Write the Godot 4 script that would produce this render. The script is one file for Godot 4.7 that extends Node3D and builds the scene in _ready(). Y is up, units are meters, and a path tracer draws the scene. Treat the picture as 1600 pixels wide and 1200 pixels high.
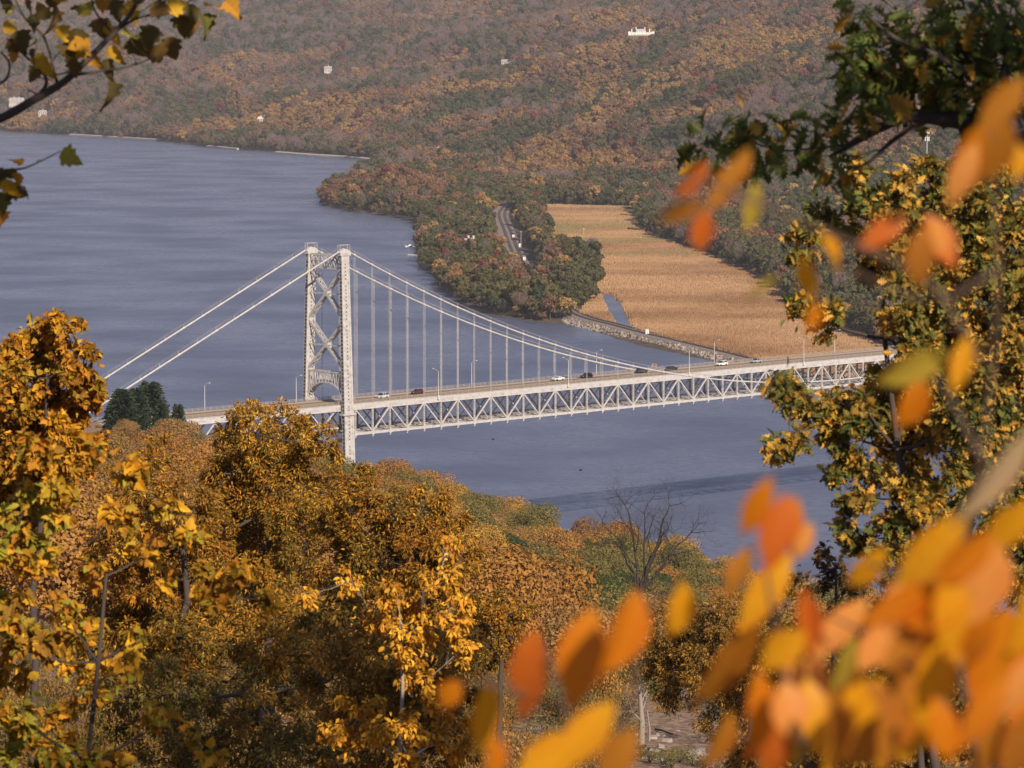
extends Node3D
# A suspension bridge over a wide river in autumn, seen through a telephoto lens from a wooded hillside.
# The photograph's pixels (1600 x 1200) give directions only; the distances come from the water plane, the terrain or the real size of things.

const FPX := 6040.0          # focal length in photograph pixels
const EYE := 182.5           # the eye's height over the river
const PITCH := 0.094098      # the lens looks down by this angle
var rng := RandomNumberGenerator.new()
var taken := {}

# ------------------------------------------------------------------ geometry collector
class Geo:
	var v := PackedVector3Array()
	var n := PackedVector3Array()
	var c := PackedColorArray()
	var i := PackedInt32Array()
	var col := Color(1, 1, 1)

	func tri(a: Vector3, b: Vector3, d: Vector3) -> void:
		var m := (d - a).cross(b - a).normalized()
		var k := v.size()
		v.append(a); v.append(b); v.append(d)
		n.append(m); n.append(m); n.append(m)
		c.append(col); c.append(col); c.append(col)
		i.append(k); i.append(k + 1); i.append(k + 2)

	func quad(a: Vector3, b: Vector3, d: Vector3, e: Vector3) -> void:
		var m := (d - a).cross(b - a) + (e - a).cross(d - a)
		m = m.normalized()
		var k := v.size()
		v.append(a); v.append(b); v.append(d); v.append(e)
		n.append(m); n.append(m); n.append(m); n.append(m)
		c.append(col); c.append(col); c.append(col); c.append(col)
		i.append(k); i.append(k + 1); i.append(k + 2)
		i.append(k); i.append(k + 2); i.append(k + 3)

	func hexa(p: Array) -> void:      # p[0..3] the bottom ring, p[4..7] the top ring
		quad(p[0], p[1], p[2], p[3])
		quad(p[7], p[6], p[5], p[4])
		quad(p[4], p[5], p[1], p[0])
		quad(p[5], p[6], p[2], p[1])
		quad(p[6], p[7], p[3], p[2])
		quad(p[7], p[4], p[0], p[3])

	func box(lo: Vector3, hi: Vector3) -> void:
		hexa([Vector3(lo.x, lo.y, lo.z), Vector3(hi.x, lo.y, lo.z), Vector3(hi.x, lo.y, hi.z), Vector3(lo.x, lo.y, hi.z),
			Vector3(lo.x, hi.y, lo.z), Vector3(hi.x, hi.y, lo.z), Vector3(hi.x, hi.y, hi.z), Vector3(lo.x, hi.y, hi.z)])

	func bar(a: Vector3, b: Vector3, w: float, d: float, side := Vector3(0, 0, 1)) -> void:   # w across, d along «side»
		var t := (b - a).normalized()
		var s := (side - t * side.dot(t)).normalized()
		var u := t.cross(s) * w * 0.5
		s *= d * 0.5
		hexa([a - u - s, a + u - s, a + u + s, a - u + s, b - u - s, b + u - s, b + u + s, b - u + s])

	func tube(path: Array, rad: Array, sides := 6) -> void:
		var count := path.size()
		if count < 2:
			return
		var start := v.size()
		var t: Vector3 = (path[1] - path[0]).normalized()
		var u := t.cross(Vector3(0.31, 0.2, 0.93)).normalized()
		for k in count:
			var t2: Vector3 = (path[mini(k + 1, count - 1)] - path[maxi(k - 1, 0)]).normalized()
			u = (u - t2 * u.dot(t2)).normalized()
			var w := t2.cross(u)
			for s in sides:
				var a := TAU * s / sides
				var d := u * cos(a) + w * sin(a)
				v.append(path[k] + d * rad[k])
				n.append(d)
				c.append(col)
		for k in count - 1:
			for s in sides:
				var p := start + k * sides + s
				var q := start + k * sides + (s + 1) % sides
				i.append(p); i.append(p + sides); i.append(q)
				i.append(q); i.append(p + sides); i.append(q + sides)
		var e := start + (count - 1) * sides
		for s in range(1, sides - 1):
			i.append(e); i.append(e + s + 1); i.append(e + s)
			i.append(start); i.append(start + s); i.append(start + s + 1)

	func put(m: ArrayMesh, mat: Material) -> ArrayMesh:
		if v.is_empty():
			return m
		var a := []
		a.resize(Mesh.ARRAY_MAX)
		a[Mesh.ARRAY_VERTEX] = v
		a[Mesh.ARRAY_NORMAL] = n
		a[Mesh.ARRAY_COLOR] = c
		a[Mesh.ARRAY_INDEX] = i
		m.add_surface_from_arrays(Mesh.PRIMITIVE_TRIANGLES, a)
		m.surface_set_material(m.get_surface_count() - 1, mat)
		return m

	func mesh(mat: Material) -> ArrayMesh:
		return put(ArrayMesh.new(), mat)

# ------------------------------------------------------------------ helpers for things, parts, labels
func numbered(called: String) -> String:
	var k: int = taken.get(called, 0)
	taken[called] = k + 1
	return called if k == 0 else "%s_%03d" % [called, k]

func tag(o: Node, label: String, category: String, group := "") -> void:
	o.set_meta("label", label)
	o.set_meta("category", category)
	if group:
		o.set_meta("group", group)

func thing(called: String, label: String, category: String, at := Vector3.ZERO, turn := 0.0, group := "") -> Node3D:
	var o := Node3D.new()
	o.name = numbered(called)
	add_child(o)
	o.position = at
	o.rotation.y = turn
	tag(o, label, category, group)
	return o

func part(called: String, m: Mesh, parent: Node, at := Vector3.ZERO) -> MeshInstance3D:
	var o := MeshInstance3D.new()
	o.name = called
	o.mesh = m
	o.position = at
	parent.add_child(o, true)
	return o

func structure(called: String, m: Mesh) -> MeshInstance3D:
	var o := MeshInstance3D.new()
	o.name = numbered(called)
	o.mesh = m
	add_child(o)
	o.set_meta("kind", "structure")
	return o

func copies(called: String, m: Mesh, rows: Array, tints: Array, parent: Node) -> MultiMeshInstance3D:
	var mm := MultiMesh.new()
	mm.transform_format = MultiMesh.TRANSFORM_3D
	mm.use_colors = true
	mm.mesh = m
	mm.instance_count = rows.size()
	var b := PackedFloat32Array()
	b.resize(rows.size() * 16)
	var k := 0
	for j in rows.size():
		var t: Transform3D = rows[j]
		var q: Color = tints[j]
		b[k] = t.basis.x.x; b[k + 1] = t.basis.y.x; b[k + 2] = t.basis.z.x; b[k + 3] = t.origin.x
		b[k + 4] = t.basis.x.y; b[k + 5] = t.basis.y.y; b[k + 6] = t.basis.z.y; b[k + 7] = t.origin.y
		b[k + 8] = t.basis.x.z; b[k + 9] = t.basis.y.z; b[k + 10] = t.basis.z.z; b[k + 11] = t.origin.z
		b[k + 12] = q.r; b[k + 13] = q.g; b[k + 14] = q.b; b[k + 15] = 1.0
		k += 16
	mm.buffer = b
	var o := MultiMeshInstance3D.new()
	o.name = called
	o.multimesh = mm
	parent.add_child(o, true)
	return o

func stuff(called: String, label: String, category: String, m: Mesh, rows: Array, tints: Array) -> void:
	var o := copies(numbered(called), m, rows, tints, self)
	tag(o, label, category)
	o.set_meta("kind", "stuff")

# ------------------------------------------------------------------ materials
func lin(r: float, g: float, b: float) -> Color:
	return Color(r, g, b).linear_to_srgb()

func paint(col: Color, rough := 0.7, metal := 0.0, spec := 0.5) -> StandardMaterial3D:
	var m := StandardMaterial3D.new()
	m.albedo_color = lin(col.r, col.g, col.b)
	m.roughness = rough
	m.metallic = metal
	m.metallic_specular = spec
	m.vertex_color_use_as_albedo = true
	return m

func leaf_paint(col: Color, through := 0.5, rough := 0.65, spec := 0.22) -> StandardMaterial3D:
	var m := paint(col, rough, 0.0, spec)
	m.backlight_enabled = true
	m.backlight = lin(through, through, through)
	return m

func noise_texture(seed_: int, freq: float, ramp: Array, size := 512, octaves := 5, kind := FastNoiseLite.TYPE_SIMPLEX_SMOOTH) -> NoiseTexture2D:
	var f := FastNoiseLite.new()
	f.seed = seed_
	f.frequency = freq
	f.noise_type = kind
	f.fractal_octaves = octaves
	var t := NoiseTexture2D.new()
	t.width = size
	t.height = size
	t.seamless = true
	t.noise = f
	if ramp:
		var g := Gradient.new()
		g.offsets = PackedFloat32Array(ramp.map(func(x): return x[0]))
		g.colors = PackedColorArray(ramp.map(func(x): return lin(x[1].r, x[1].g, x[1].b)))
		t.color_ramp = g
	return t

func bumps(seed_: int, freq: float, strength: float, size := 512) -> NoiseTexture2D:
	var t := noise_texture(seed_, freq, [], size)
	t.as_normal_map = true
	t.bump_strength = strength
	return t

func ground_paint(tex: Texture2D, scale_: float, rough := 0.95) -> StandardMaterial3D:
	var m := StandardMaterial3D.new()
	m.albedo_texture = tex
	m.uv1_triplanar = true
	m.uv1_world_triplanar = true
	m.uv1_scale = Vector3.ONE * scale_
	m.roughness = rough
	m.metallic_specular = 0.3
	return m

# ------------------------------------------------------------------ pixels to places
func ray(px: float, py: float) -> Vector3:
	var d := Vector3((px - 800.0) / FPX, -(py - 600.0) / FPX, -1.0)
	return d.rotated(Vector3.RIGHT, -PITCH)

func on_level(px: float, py: float, h := 0.0) -> Vector3:      # where that direction meets a level surface
	var d := ray(px, py)
	return Vector3(0, EYE, 0) + d * ((h - EYE) / d.y)

func at_depth(px: float, py: float, z: float) -> Vector3:      # that direction at a known distance
	var d := ray(px, py)
	return Vector3(0, EYE, 0) + d * (-z / d.z)

func pixel(p: Vector3) -> Vector2:
	var q := (p - Vector3(0, EYE, 0)).rotated(Vector3.RIGHT, PITCH)
	return Vector2(800.0 - q.x / q.z * FPX, 600.0 + q.y / q.z * FPX)

func flat_line(px: Array, h := 0.0) -> PackedVector2Array:
	var out := PackedVector2Array()
	for p in px:
		var w := on_level(p[0], p[1], h)
		out.append(Vector2(w.x, -w.z))
	return out

func line_distance(p: Vector2, line: PackedVector2Array, closed: bool) -> float:
	var best := 1e12
	var m := line.size()
	for k in (m if closed else m - 1):
		var a := line[k]
		var ab := line[(k + 1) % m] - a
		var ap := p - a
		var t := clampf(ap.dot(ab) / ab.length_squared(), 0.0, 1.0)
		best = minf(best, (ap - ab * t).length_squared())
	return sqrt(best)

func table(x: float, t: Array) -> float:
	if x <= t[0][0]:
		return t[0][1]
	for k in range(1, t.size()):
		if x < t[k][0]:
			var a: float = (x - t[k - 1][0]) / (t[k][0] - t[k - 1][0])
			return lerpf(t[k - 1][1], t[k][1], a)
	return t[-1][1]

func ball() -> Vector3:
	while true:
		var p := Vector3(rng.randf_range(-1, 1), rng.randf_range(-1, 1), rng.randf_range(-1, 1))
		if p.length_squared() < 1.0 and p.length_squared() > 0.0001:
			return p
	return Vector3.UP

func shade_of(c: Color, spread := 0.2) -> Color:
	var k := 1.0 + rng.randf_range(-spread, spread)
	return Color(c.r * k * (1.0 + rng.randf_range(-0.08, 0.08)), c.g * k, c.b * k * (1.0 + rng.randf_range(-0.1, 0.1)))

func pick(list: Array) -> Variant:
	return list[rng.randi() % list.size()]

# ------------------------------------------------------------------ terrain
var land := PackedVector2Array()      # the far bank, (x, distance)
var marsh := PackedVector2Array()
var channel := PackedVector2Array()
var track := PackedVector2Array()
var hills := FastNoiseLite.new()
var patches := FastNoiseLite.new()
var clearings: Array = []             # [x, distance, half width, length kept free towards the river]

const SLOPE := [[0, 180.9], [2.5, 180.7], [5, 179.6], [12, 175], [20, 171], [30, 167.6], [60, 161], [100, 155], [150, 149.4], [190, 145.6], [240, 140.7], [300, 124], [400, 104], [550, 85], [700, 68], [850, 54], [1000, 40], [1100, 27], [1200, 12], [1260, -3], [1420, -14]]
const TILT := [[250, 0.05], [350, 0.3], [450, 0.5], [600, 0.5], [850, 0.34], [2000, 0.34]]

func near_ground(x: float, d: float) -> float:
	var h := table(d, SLOPE)
	var t := table(d, TILT)
	if x < 0.0:
		h += t * minf(-x, 130.0) + 0.1 * maxf(0.0, -x - 130.0)
	else:
		h -= minf(t, 0.25) * x
	return h + hills.get_noise_2d(x * 3.0, d * 3.0) * minf(2.0, d * 0.006)

func river_gap(x: float, d: float) -> float:      # > 0 on land, metres from the far bank's shoreline
	var p := Vector2(x, d)
	var s := line_distance(p, land, true)
	return s if Geometry2D.is_point_in_polygon(p, land) and Geometry2D.is_point_in_polygon(p + Vector2(0.37, 0.61), land) else -s

func far_ground(x: float, d: float, gap := INF) -> float:
	if gap == INF:
		gap = river_gap(x, d)
	if gap < 0.0:
		return maxf(-5.0, gap * 0.25)
	var start := table(x, [[-900, 6000], [-400, 5550], [-120, 4900], [80, 4250], [300, 3500], [700, 2500]])
	var up := maxf(0.0, d - start)
	var inland := smoothstep(0.0, 260.0, gap)
	var h := minf(gap * 0.14, 1.4) + 0.066 * up * inland + 0.012 * minf(gap, 400.0) * smoothstep(3850.0, 4300.0, d)
	h += hills.get_noise_2d(x * 0.9 + d * 0.25, d * 0.55) * 55.0 * inland * clampf(up / 900.0, 0.0, 1.0)
	h += hills.get_noise_2d(x * 3.0, d * 3.0) * 8.0 * inland * clampf(up / 300.0, 0.0, 1.0)
	var k := Vector2((x + 118.0) / 150.0, (d - 3860.0) / 250.0).length()
	h += 17.0 * (1.0 - smoothstep(0.1, 1.0, k)) * smoothstep(0.0, 70.0, gap)
	h += 0.10 * maxf(0.0, x - 230.0) * (1.0 - smoothstep(3300, 4200, d))
	return h

func ground(x: float, d: float) -> float:
	return near_ground(x, d) if d < 1420.0 else far_ground(x, d)

func on_ground(px: float, py: float, from := 3000.0, lift := 0.0) -> Vector3:     # where that direction meets the far bank
	var d := ray(px, py)
	d /= -d.z
	var s := from
	while s < 11500.0:
		var p := Vector3(0, EYE, 0) + d * s
		if p.y <= ground(p.x, s) + lift:
			return Vector3(p.x, ground(p.x, s), -s)
		s += 12.0
	return Vector3(0, EYE, 0) + d * s

func sheet(xs: Array, ds: Array, f: Callable, mat: Material) -> ArrayMesh:
	var g := Geo.new()
	var w := xs.size()
	for d in ds:
		for x in xs:
			g.v.append(Vector3(x, f.call(x, d), -d))
	for r in ds.size():
		for k in w:
			var p := r * w + k
			var a := g.v[r * w + mini(k + 1, w - 1)] - g.v[r * w + maxi(k - 1, 0)]
			var b := g.v[mini(r + 1, ds.size() - 1) * w + k] - g.v[maxi(r - 1, 0) * w + k]
			g.n.append(a.cross(b).normalized())
			g.c.append(Color.WHITE)
			if r < ds.size() - 1 and k < w - 1:
				for q in [p, p + w, p + 1, p + 1, p + w, p + w + 1]:
					g.i.append(q)
	return g.mesh(mat)

func steps(stops: Array) -> Array:      # [from, step, from, step, ..., end]
	var out := []
	for k in range(0, stops.size() - 2, 2):
		var x: float = stops[k]
		while x < stops[k + 2] - 0.01:
			out.append(x)
			x += stops[k + 1]
	out.append(stops[-1])
	return out

func ribbon(line: PackedVector2Array, from: float, to: float, h0: float, h1: float, mat: Material, thick := 0.6) -> ArrayMesh:
	# a strip that follows a line; «from» and «to» are offsets to its right, h0 and h1 their heights
	var g := Geo.new()
	for k in line.size() - 1:
		var p := []
		for j in [k, k + 1]:
			var t := (line[mini(j + 1, line.size() - 1)] - line[maxi(j - 1, 0)]).normalized()
			var s := Vector2(t.y, -t.x)
			var a := line[j] + s * from
			var b := line[j] + s * to
			p.append([Vector3(a.x, h0, -a.y), Vector3(b.x, h1, -b.y)])
		var dn := Vector3(0, -thick, 0)
		g.hexa([p[0][0] + dn, p[1][0] + dn, p[1][1] + dn, p[0][1] + dn, p[0][0], p[1][0], p[1][1], p[0][1]])
	return g.mesh(mat)

func smooth_line(line: PackedVector2Array, parts: int) -> PackedVector2Array:
	var out := PackedVector2Array()
	for k in line.size() - 1:
		for j in parts:
			out.append(line[k].cubic_interpolate(line[k + 1], line[maxi(k - 1, 0)], line[mini(k + 2, line.size() - 1)], float(j) / parts))
	out.append(line[-1])
	return out

func landscape() -> void:
	hills.seed = 11
	hills.frequency = 0.0016
	hills.fractal_octaves = 3
	patches.seed = 5
	patches.frequency = 0.004
	patches.fractal_octaves = 3
	land = flat_line([[-260, 194], [0, 205], [100, 211], [245, 220], [340, 231], [440, 239], [530, 245], [580, 250], [604, 256], [570, 273], [508, 303], [496, 316], [520, 325], [560, 332], [600, 338], [640, 343], [654, 354], [647, 374], [652, 392], [652, 416], [674, 430], [682, 446], [704, 464], [732, 479], [768, 493], [812, 500], [852, 504], [886, 504], [912, 513], [945, 524], [1000, 541], [1062, 554], [1128, 568]])
	for p in [[190, 1800], [290, 1450], [420, 1150], [800, 800], [4000, 800], [4000, 12500], [-4000, 12500], [-4000, 7500]]:
		land.append(Vector2(p[0], p[1]))
	marsh = flat_line([[846, 322], [990, 325], [996, 345], [1005, 362], [1060, 385], [1110, 402], [1180, 430], [1215, 455], [1262, 490], [1340, 530], [1460, 570], [1420, 640], [1300, 597], [1200, 571], [1130, 552], [1060, 536], [1000, 520], [960, 508], [905, 492], [925, 470], [938, 440], [930, 415], [868, 396], [852, 372], [842, 345]], 1.4)
	channel = flat_line([[936, 462], [957, 463], [972, 478], [981, 495], [993, 520], [962, 512], [947, 490]], 0.6)
	track = smooth_line(flat_line([[828, 300], [806, 310], [789, 324], [783, 338], [791, 360], [800, 385], [811, 410], [824, 432], [862, 466], [906, 494], [960, 509], [1010, 522], [1062, 534], [1112, 546], [1165, 559], [1230, 576], [1330, 606], [1500, 665]], 2.2), 5)

	var litter := noise_texture(3, 0.02, [[0.0, Color(0.10, 0.06, 0.035)], [0.45, Color(0.24, 0.15, 0.095)], [0.62, Color(0.34, 0.22, 0.14)], [1.0, Color(0.42, 0.29, 0.20)]])
	var hillside := ground_paint(litter, 0.11)
	hillside.normal_enabled = true
	hillside.normal_texture = bumps(8, 0.03, 6.0)
	structure("hillside", sheet(steps([-600, 40, -160, 5, 160, 40, 700]), steps([-30, 10, 0, 2, 20, 5, 300, 15, 1420]), near_ground, hillside))
	var soil := noise_texture(4, 0.012, [[0.0, Color(0.05, 0.04, 0.03)], [0.5, Color(0.10, 0.075, 0.05)], [1.0, Color(0.17, 0.12, 0.08)]])
	structure("far_bank", sheet(steps([-4200, 300, -1200, 12, 1200, 300, 4200]), steps([1420, 15, 2000, 10, 3400, 20, 6500, 60, 12300]), func(x, d): return far_ground(x, d), ground_paint(soil, 0.02)))

	# the river: dark water with wavelets; wind roughens it in long streaks
	var w := StandardMaterial3D.new()
	w.albedo_color = lin(0.090, 0.099, 0.142)
	w.roughness = 1.0
	w.roughness_texture = noise_texture(21, 0.008, [[0.0, Color(0.02, 0.02, 0.02)], [0.3, Color(0.045, 0.045, 0.045)], [0.6, Color(0.10, 0.10, 0.10)], [1.0, Color(0.26, 0.26, 0.26)]], 1024, 6)
	w.roughness_texture_channel = BaseMaterial3D.TEXTURE_CHANNEL_RED
	w.metallic_specular = 0.5
	w.normal_enabled = true
	w.normal_texture = bumps(31, 0.12, 6.0, 1024)
	w.normal_scale = 0.12
	w.uv1_triplanar = true
	w.uv1_world_triplanar = true
	w.uv1_scale = Vector3(0.0008, 0.0008, 0.0008)
	var g := Geo.new()
	var xs := [-9000.0, -1500.0, 0.0, 1500.0, 9000.0]
	var ds := [1000.0, 2000.0, 3000.0, 4500.0, 6500.0, 13000.0]
	for r in 5:
		for k in 4:
			g.quad(Vector3(xs[k], 0, -ds[r]), Vector3(xs[k], 0, -ds[r + 1]), Vector3(xs[k + 1], 0, -ds[r + 1]), Vector3(xs[k + 1], 0, -ds[r]))
	structure("river_water", g.mesh(w))

	# the marsh: a flat of dry reeds with a tidal channel
	var reed_bed := ground_paint(noise_texture(14, 0.008, [[0.0, Color(0.30, 0.17, 0.08)], [0.5, Color(0.48, 0.28, 0.14)], [1.0, Color(0.56, 0.36, 0.19)]]), 0.008)
	structure("marsh_ground", level_sheet(marsh, 1.9, reed_bed))
	structure("channel_water", level_sheet(channel, 1.96, w))
	reeds()
	railway()

func level_sheet(line: PackedVector2Array, h: float, mat: Material) -> ArrayMesh:
	var g := Geo.new()
	var tri := Geometry2D.triangulate_polygon(line)
	for k in range(0, tri.size(), 3):
		var p := []
		for j in 3:
			p.append(Vector3(line[tri[k + j]].x, h, -line[tri[k + j]].y))
		if (p[2] - p[0]).cross(p[1] - p[0]).y > 0:
			g.tri(p[0], p[1], p[2])
		else:
			g.tri(p[0], p[2], p[1])
	return g.mesh(mat)

func reeds() -> void:
	var g := Geo.new()
	rng.seed = 71
	for k in 26:
		var b := Vector3(rng.randf_range(-1.5, 1.5), 0, rng.randf_range(-1.5, 1.5))
		var h := rng.randf_range(1.3, 2.3)
		var lean := Vector3(rng.randf_range(-0.4, 0.4), h, rng.randf_range(-0.4, 0.4))
		var a := rng.randf() * PI
		var s := Vector3(cos(a), 0, sin(a)) * rng.randf_range(0.1, 0.22)
		var q := rng.randf_range(0.88, 1.12)
		g.col = Color(q, q, q)
		g.quad(b - s, b + s, b + lean + s * 0.7, b + lean - s * 0.7)
	var m := leaf_paint(Color.WHITE, 0.3, 0.8, 0.2)
	var tuft := g.mesh(m)
	var rows := []
	var tints := []
	var lo := Vector2(1e9, 1e9)
	var hi := -lo
	for p in marsh:
		lo = lo.min(p)
		hi = hi.max(p)
	var d := lo.y
	while d < hi.y:
		var step := 2.4 if d < 2500.0 else 3.4
		var x := lo.x
		while x < hi.x:
			var p := Vector2(x + rng.randf() * step, d + rng.randf() * step)
			x += step
			if absf(p.x) > p.y * 0.14 or not Geometry2D.is_point_in_polygon(p, marsh) or Geometry2D.is_point_in_polygon(p, channel):
				continue
			var band := patches.get_noise_2d(p.x * 0.9 + 40.0, p.y * 1.3)
			var fine := patches.get_noise_2d(p.x * 3.0 + 900.0, p.y * 2.4)
			var c := Color(0.52, 0.32, 0.170).lerp(Color(0.35, 0.195, 0.098), clampf(0.34 + band * 1.5 + fine * 0.55, 0.0, 1.0))
			if p.y > 2950.0:
				c = c.lerp(Color(0.32, 0.25, 0.11), clampf(0.35 + patches.get_noise_2d(p.x * 0.8, p.y * 2.2 + 500.0) * 2.6, 0.0, 0.85))
			var k := rng.randf_range(0.9, 1.1)
			rows.append(Transform3D(Basis(Vector3.UP, rng.randf() * TAU).scaled(Vector3(step / 2.4, k * (1.0 + fine * 0.5), step / 2.4)), Vector3(p.x, 1.8, -p.y)))
			tints.append(shade_of(c, 0.05))
		d += step
	stuff("marsh_reeds", "tan dry reeds covering the marsh beside the railway", "reeds", tuft, rows, tints)

func railway() -> void:
	var stone := ground_paint(noise_texture(41, 0.05, [[0.0, Color(0.13, 0.10, 0.08)], [0.5, Color(0.26, 0.20, 0.16)], [1.0, Color(0.38, 0.30, 0.245)]]), 0.12)
	var dark := ground_paint(noise_texture(42, 0.05, [[0.0, Color(0.06, 0.045, 0.038)], [1.0, Color(0.20, 0.15, 0.125)]]), 0.15)
	structure("railway_bank", ribbon(track, -7.0, 8.0, 2.9, 2.9, stone, 1.2))
	structure("railway_bank", ribbon(track, 8.003, 14.5, 2.9, -0.6, stone, 1.0))
	var steel := paint(Color(0.09, 0.06, 0.05), 0.5, 0.6)
	for k in 2:
		var o := [-3.2, 1.8][k] as float
		var t := thing("railway_track", ["railway track along the reeds of the marsh", "railway track on the river side of the embankment"][k], "track", Vector3.ZERO, 0.0, "tracks on the embankment")
		part("sleeper_bed", ribbon(track, o - 1.3, o + 1.3, 3.05, 3.05, dark, 0.13), t)
		for s in [-0.72, 0.72]:
			part("rail", ribbon(track, o + s - 0.06, o + s + 0.06, 3.24, 3.24, steel, 0.18), t)
	# stones along the water's edge
	var g := Geo.new()
	rng.seed = 77
	var ring := []
	for k in 8:
		ring.append(Vector3(0.6 if k & 1 else -0.6, 0.5 if k > 3 else -0.5, 0.55 if (k % 4) > 1 else -0.55) + ball() * 0.28)
	g.hexa([ring[0], ring[1], ring[3], ring[2], ring[4], ring[5], ring[7], ring[6]])
	var rock := g.mesh(paint(Color.WHITE, 0.9))
	var rows := []
	var tints := []
	for k in track.size() - 1:
		if track[k].y > 2460.0:
			continue
		for j in int(track[k].distance_to(track[k + 1]) * 2.2):
			var a := track[k].lerp(track[k + 1], rng.randf())
			var t := (track[k + 1] - track[k]).normalized()
			var off := rng.randf_range(9.0, 15.5)
			var p := a + Vector2(t.y, -t.x) * off
			rows.append(Transform3D(Basis.from_euler(ball() * 3.0).scaled(Vector3.ONE * rng.randf_range(0.5, 1.5)), Vector3(p.x, 2.9 - (off - 8.0) * 0.52, -p.y)))
			tints.append(shade_of(Color(0.27, 0.215, 0.175), 0.4))
	stuff("riprap_stones", "pale broken stones armouring the railway embankment at the water", "stones", rock, rows, tints)

# ------------------------------------------------------------------ forest trees
func crown_geo(seed_: int, faces: int, size: float, radius: float, low: float, high: float, lobes: int, g: Geo) -> void:
	rng.seed = seed_
	var mid := (low + high) * 0.5
	var balls := []
	for k in lobes:
		var a := TAU * k / lobes + rng.randf() * 0.9
		var f := rng.randf_range(-0.85, 0.8)
		var out := radius * 0.66 * sqrt(maxf(0.0, 1.0 - f * f * 0.8)) * rng.randf_range(0.6, 1.15)
		balls.append([Vector3(cos(a) * out, mid + f * (high - low) * 0.33, sin(a) * out), radius * rng.randf_range(0.26, 0.50)])
	balls.append([Vector3(0, high - radius * 0.5, 0), radius * 0.5])
	for k in faces:
		var b: Array = pick(balls)
		var d := ball().normalized()
		if d.y < -0.35 and rng.randf() < 0.7:
			d.y = -d.y
		var p: Vector3 = b[0] + d * b[1] * (1.0 - 0.4 * pow(rng.randf(), 2.0)) * Vector3(1, 0.85, 1)
		var n := (d + ball() * 0.95).normalized()
		var u := n.cross(ball()).normalized()
		var w := n.cross(u)
		var s := size * rng.randf_range(0.55, 1.3)
		var q := rng.randf_range(0.6, 1.4)
		g.col = Color(q * rng.randf_range(0.9, 1.1), q, q * rng.randf_range(0.85, 1.15))
		u *= s
		w *= s * rng.randf_range(0.45, 0.8)
		g.quad(p - u, p - w * 0.9 + n * s * 0.1, p + u * 0.9, p + w)

func trunk_geo(g: Geo, h: float, r: float, low: float, radius: float, limbs: int, sides := 5) -> void:
	var top := Vector3(rng.randf_range(-0.5, 0.5), h * 0.8, rng.randf_range(-0.5, 0.5))
	var bend := Vector3(rng.randf_range(-0.3, 0.3), h * 0.4, rng.randf_range(-0.3, 0.3))
	g.tube([Vector3(0, -1.0, 0), Vector3(0, 0.4, 0), bend, top], [r * 1.3, r, r * 0.75, r * 0.2], sides)
	for k in limbs:
		var a := TAU * k / limbs + rng.randf()
		var s := bend.lerp(top, rng.randf_range(-0.1, 0.6))
		var e := Vector3(cos(a) * radius * 0.7, maxf(low, s.y) + rng.randf_range(0.5, h * 0.25), sin(a) * radius * 0.7)
		g.tube([s, s.lerp(e, 0.5) + Vector3(0, -0.2, 0), e], [r * 0.45, r * 0.28, r * 0.08], 4)

func grow(g: Geo, p: Vector3, dir: Vector3, length: float, r: float, level: int, spread: float, lift: float, tips: Array) -> void:
	# a branch that bends and forks; its tips are collected
	var path := [p]
	var rad := [r]
	var q := p
	var d := dir
	for k in 3:
		d = (d + ball() * 0.28 + Vector3(0, lift, 0)).normalized()
		q += d * length / 3.0
		path.append(q)
		rad.append(r * (1.0 - 0.14 * (k + 1)))
	g.tube(path, rad, 6 if r > 0.05 else 4 if r > 0.012 else 3)
	if level <= 0:
		tips.append([q, d])
		return
	var forks := 2 if rng.randf() < 0.6 else 3
	for k in forks:
		var e := (d + ball().normalized() * spread).normalized()
		grow(g, q, e, length * rng.randf_range(0.62, 0.88), r * 0.56 * rng.randf_range(0.8, 1.15), level - 1, spread, lift, tips)
	if rng.randf() < 0.6:
		grow(g, path[2], (d + ball().normalized() * spread * 1.3).normalized(), length * 0.6, r * 0.4, level - 1, spread, lift, tips)

func conifer_geo(g: Geo, t: Geo, seed_: int, h: float, radius: float, rounds: int, sprays: int, point := 0.75) -> void:
	rng.seed = seed_
	t.tube([Vector3(0, -1, 0), Vector3(0, h * 0.5, 0), Vector3(0, h * 0.98, 0)], [h * 0.018, h * 0.012, 0.03], 5)
	for k in rounds:
		var f := float(k) / rounds
		var y := h * lerpf(0.12, 0.99, f)
		var reach := radius * pow(1.0 - f, point) + 0.25
		for j in sprays:
			var a := rng.randf() * TAU
			var dir := Vector3(cos(a), rng.randf_range(-0.12, 0.35), sin(a)).normalized()
			var len_ := reach * rng.randf_range(0.6, 1.1)
			for s in 5:
				var p := Vector3(0, y + rng.randf_range(-0.4, 0.4), 0) + dir * len_ * (0.3 + 0.7 * (s + rng.randf()) / 5.0)
				var u := (dir + ball() * 0.6).normalized() * 0.55
				var w := u.cross(ball()).normalized() * 0.22
				var q := rng.randf_range(0.7, 1.3)
				g.col = Color(q, q, q)
				g.quad(p - u, p - w, p + u, p + w)

var bark: StandardMaterial3D
var pale_bark: StandardMaterial3D
var tints_white: StandardMaterial3D

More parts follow.
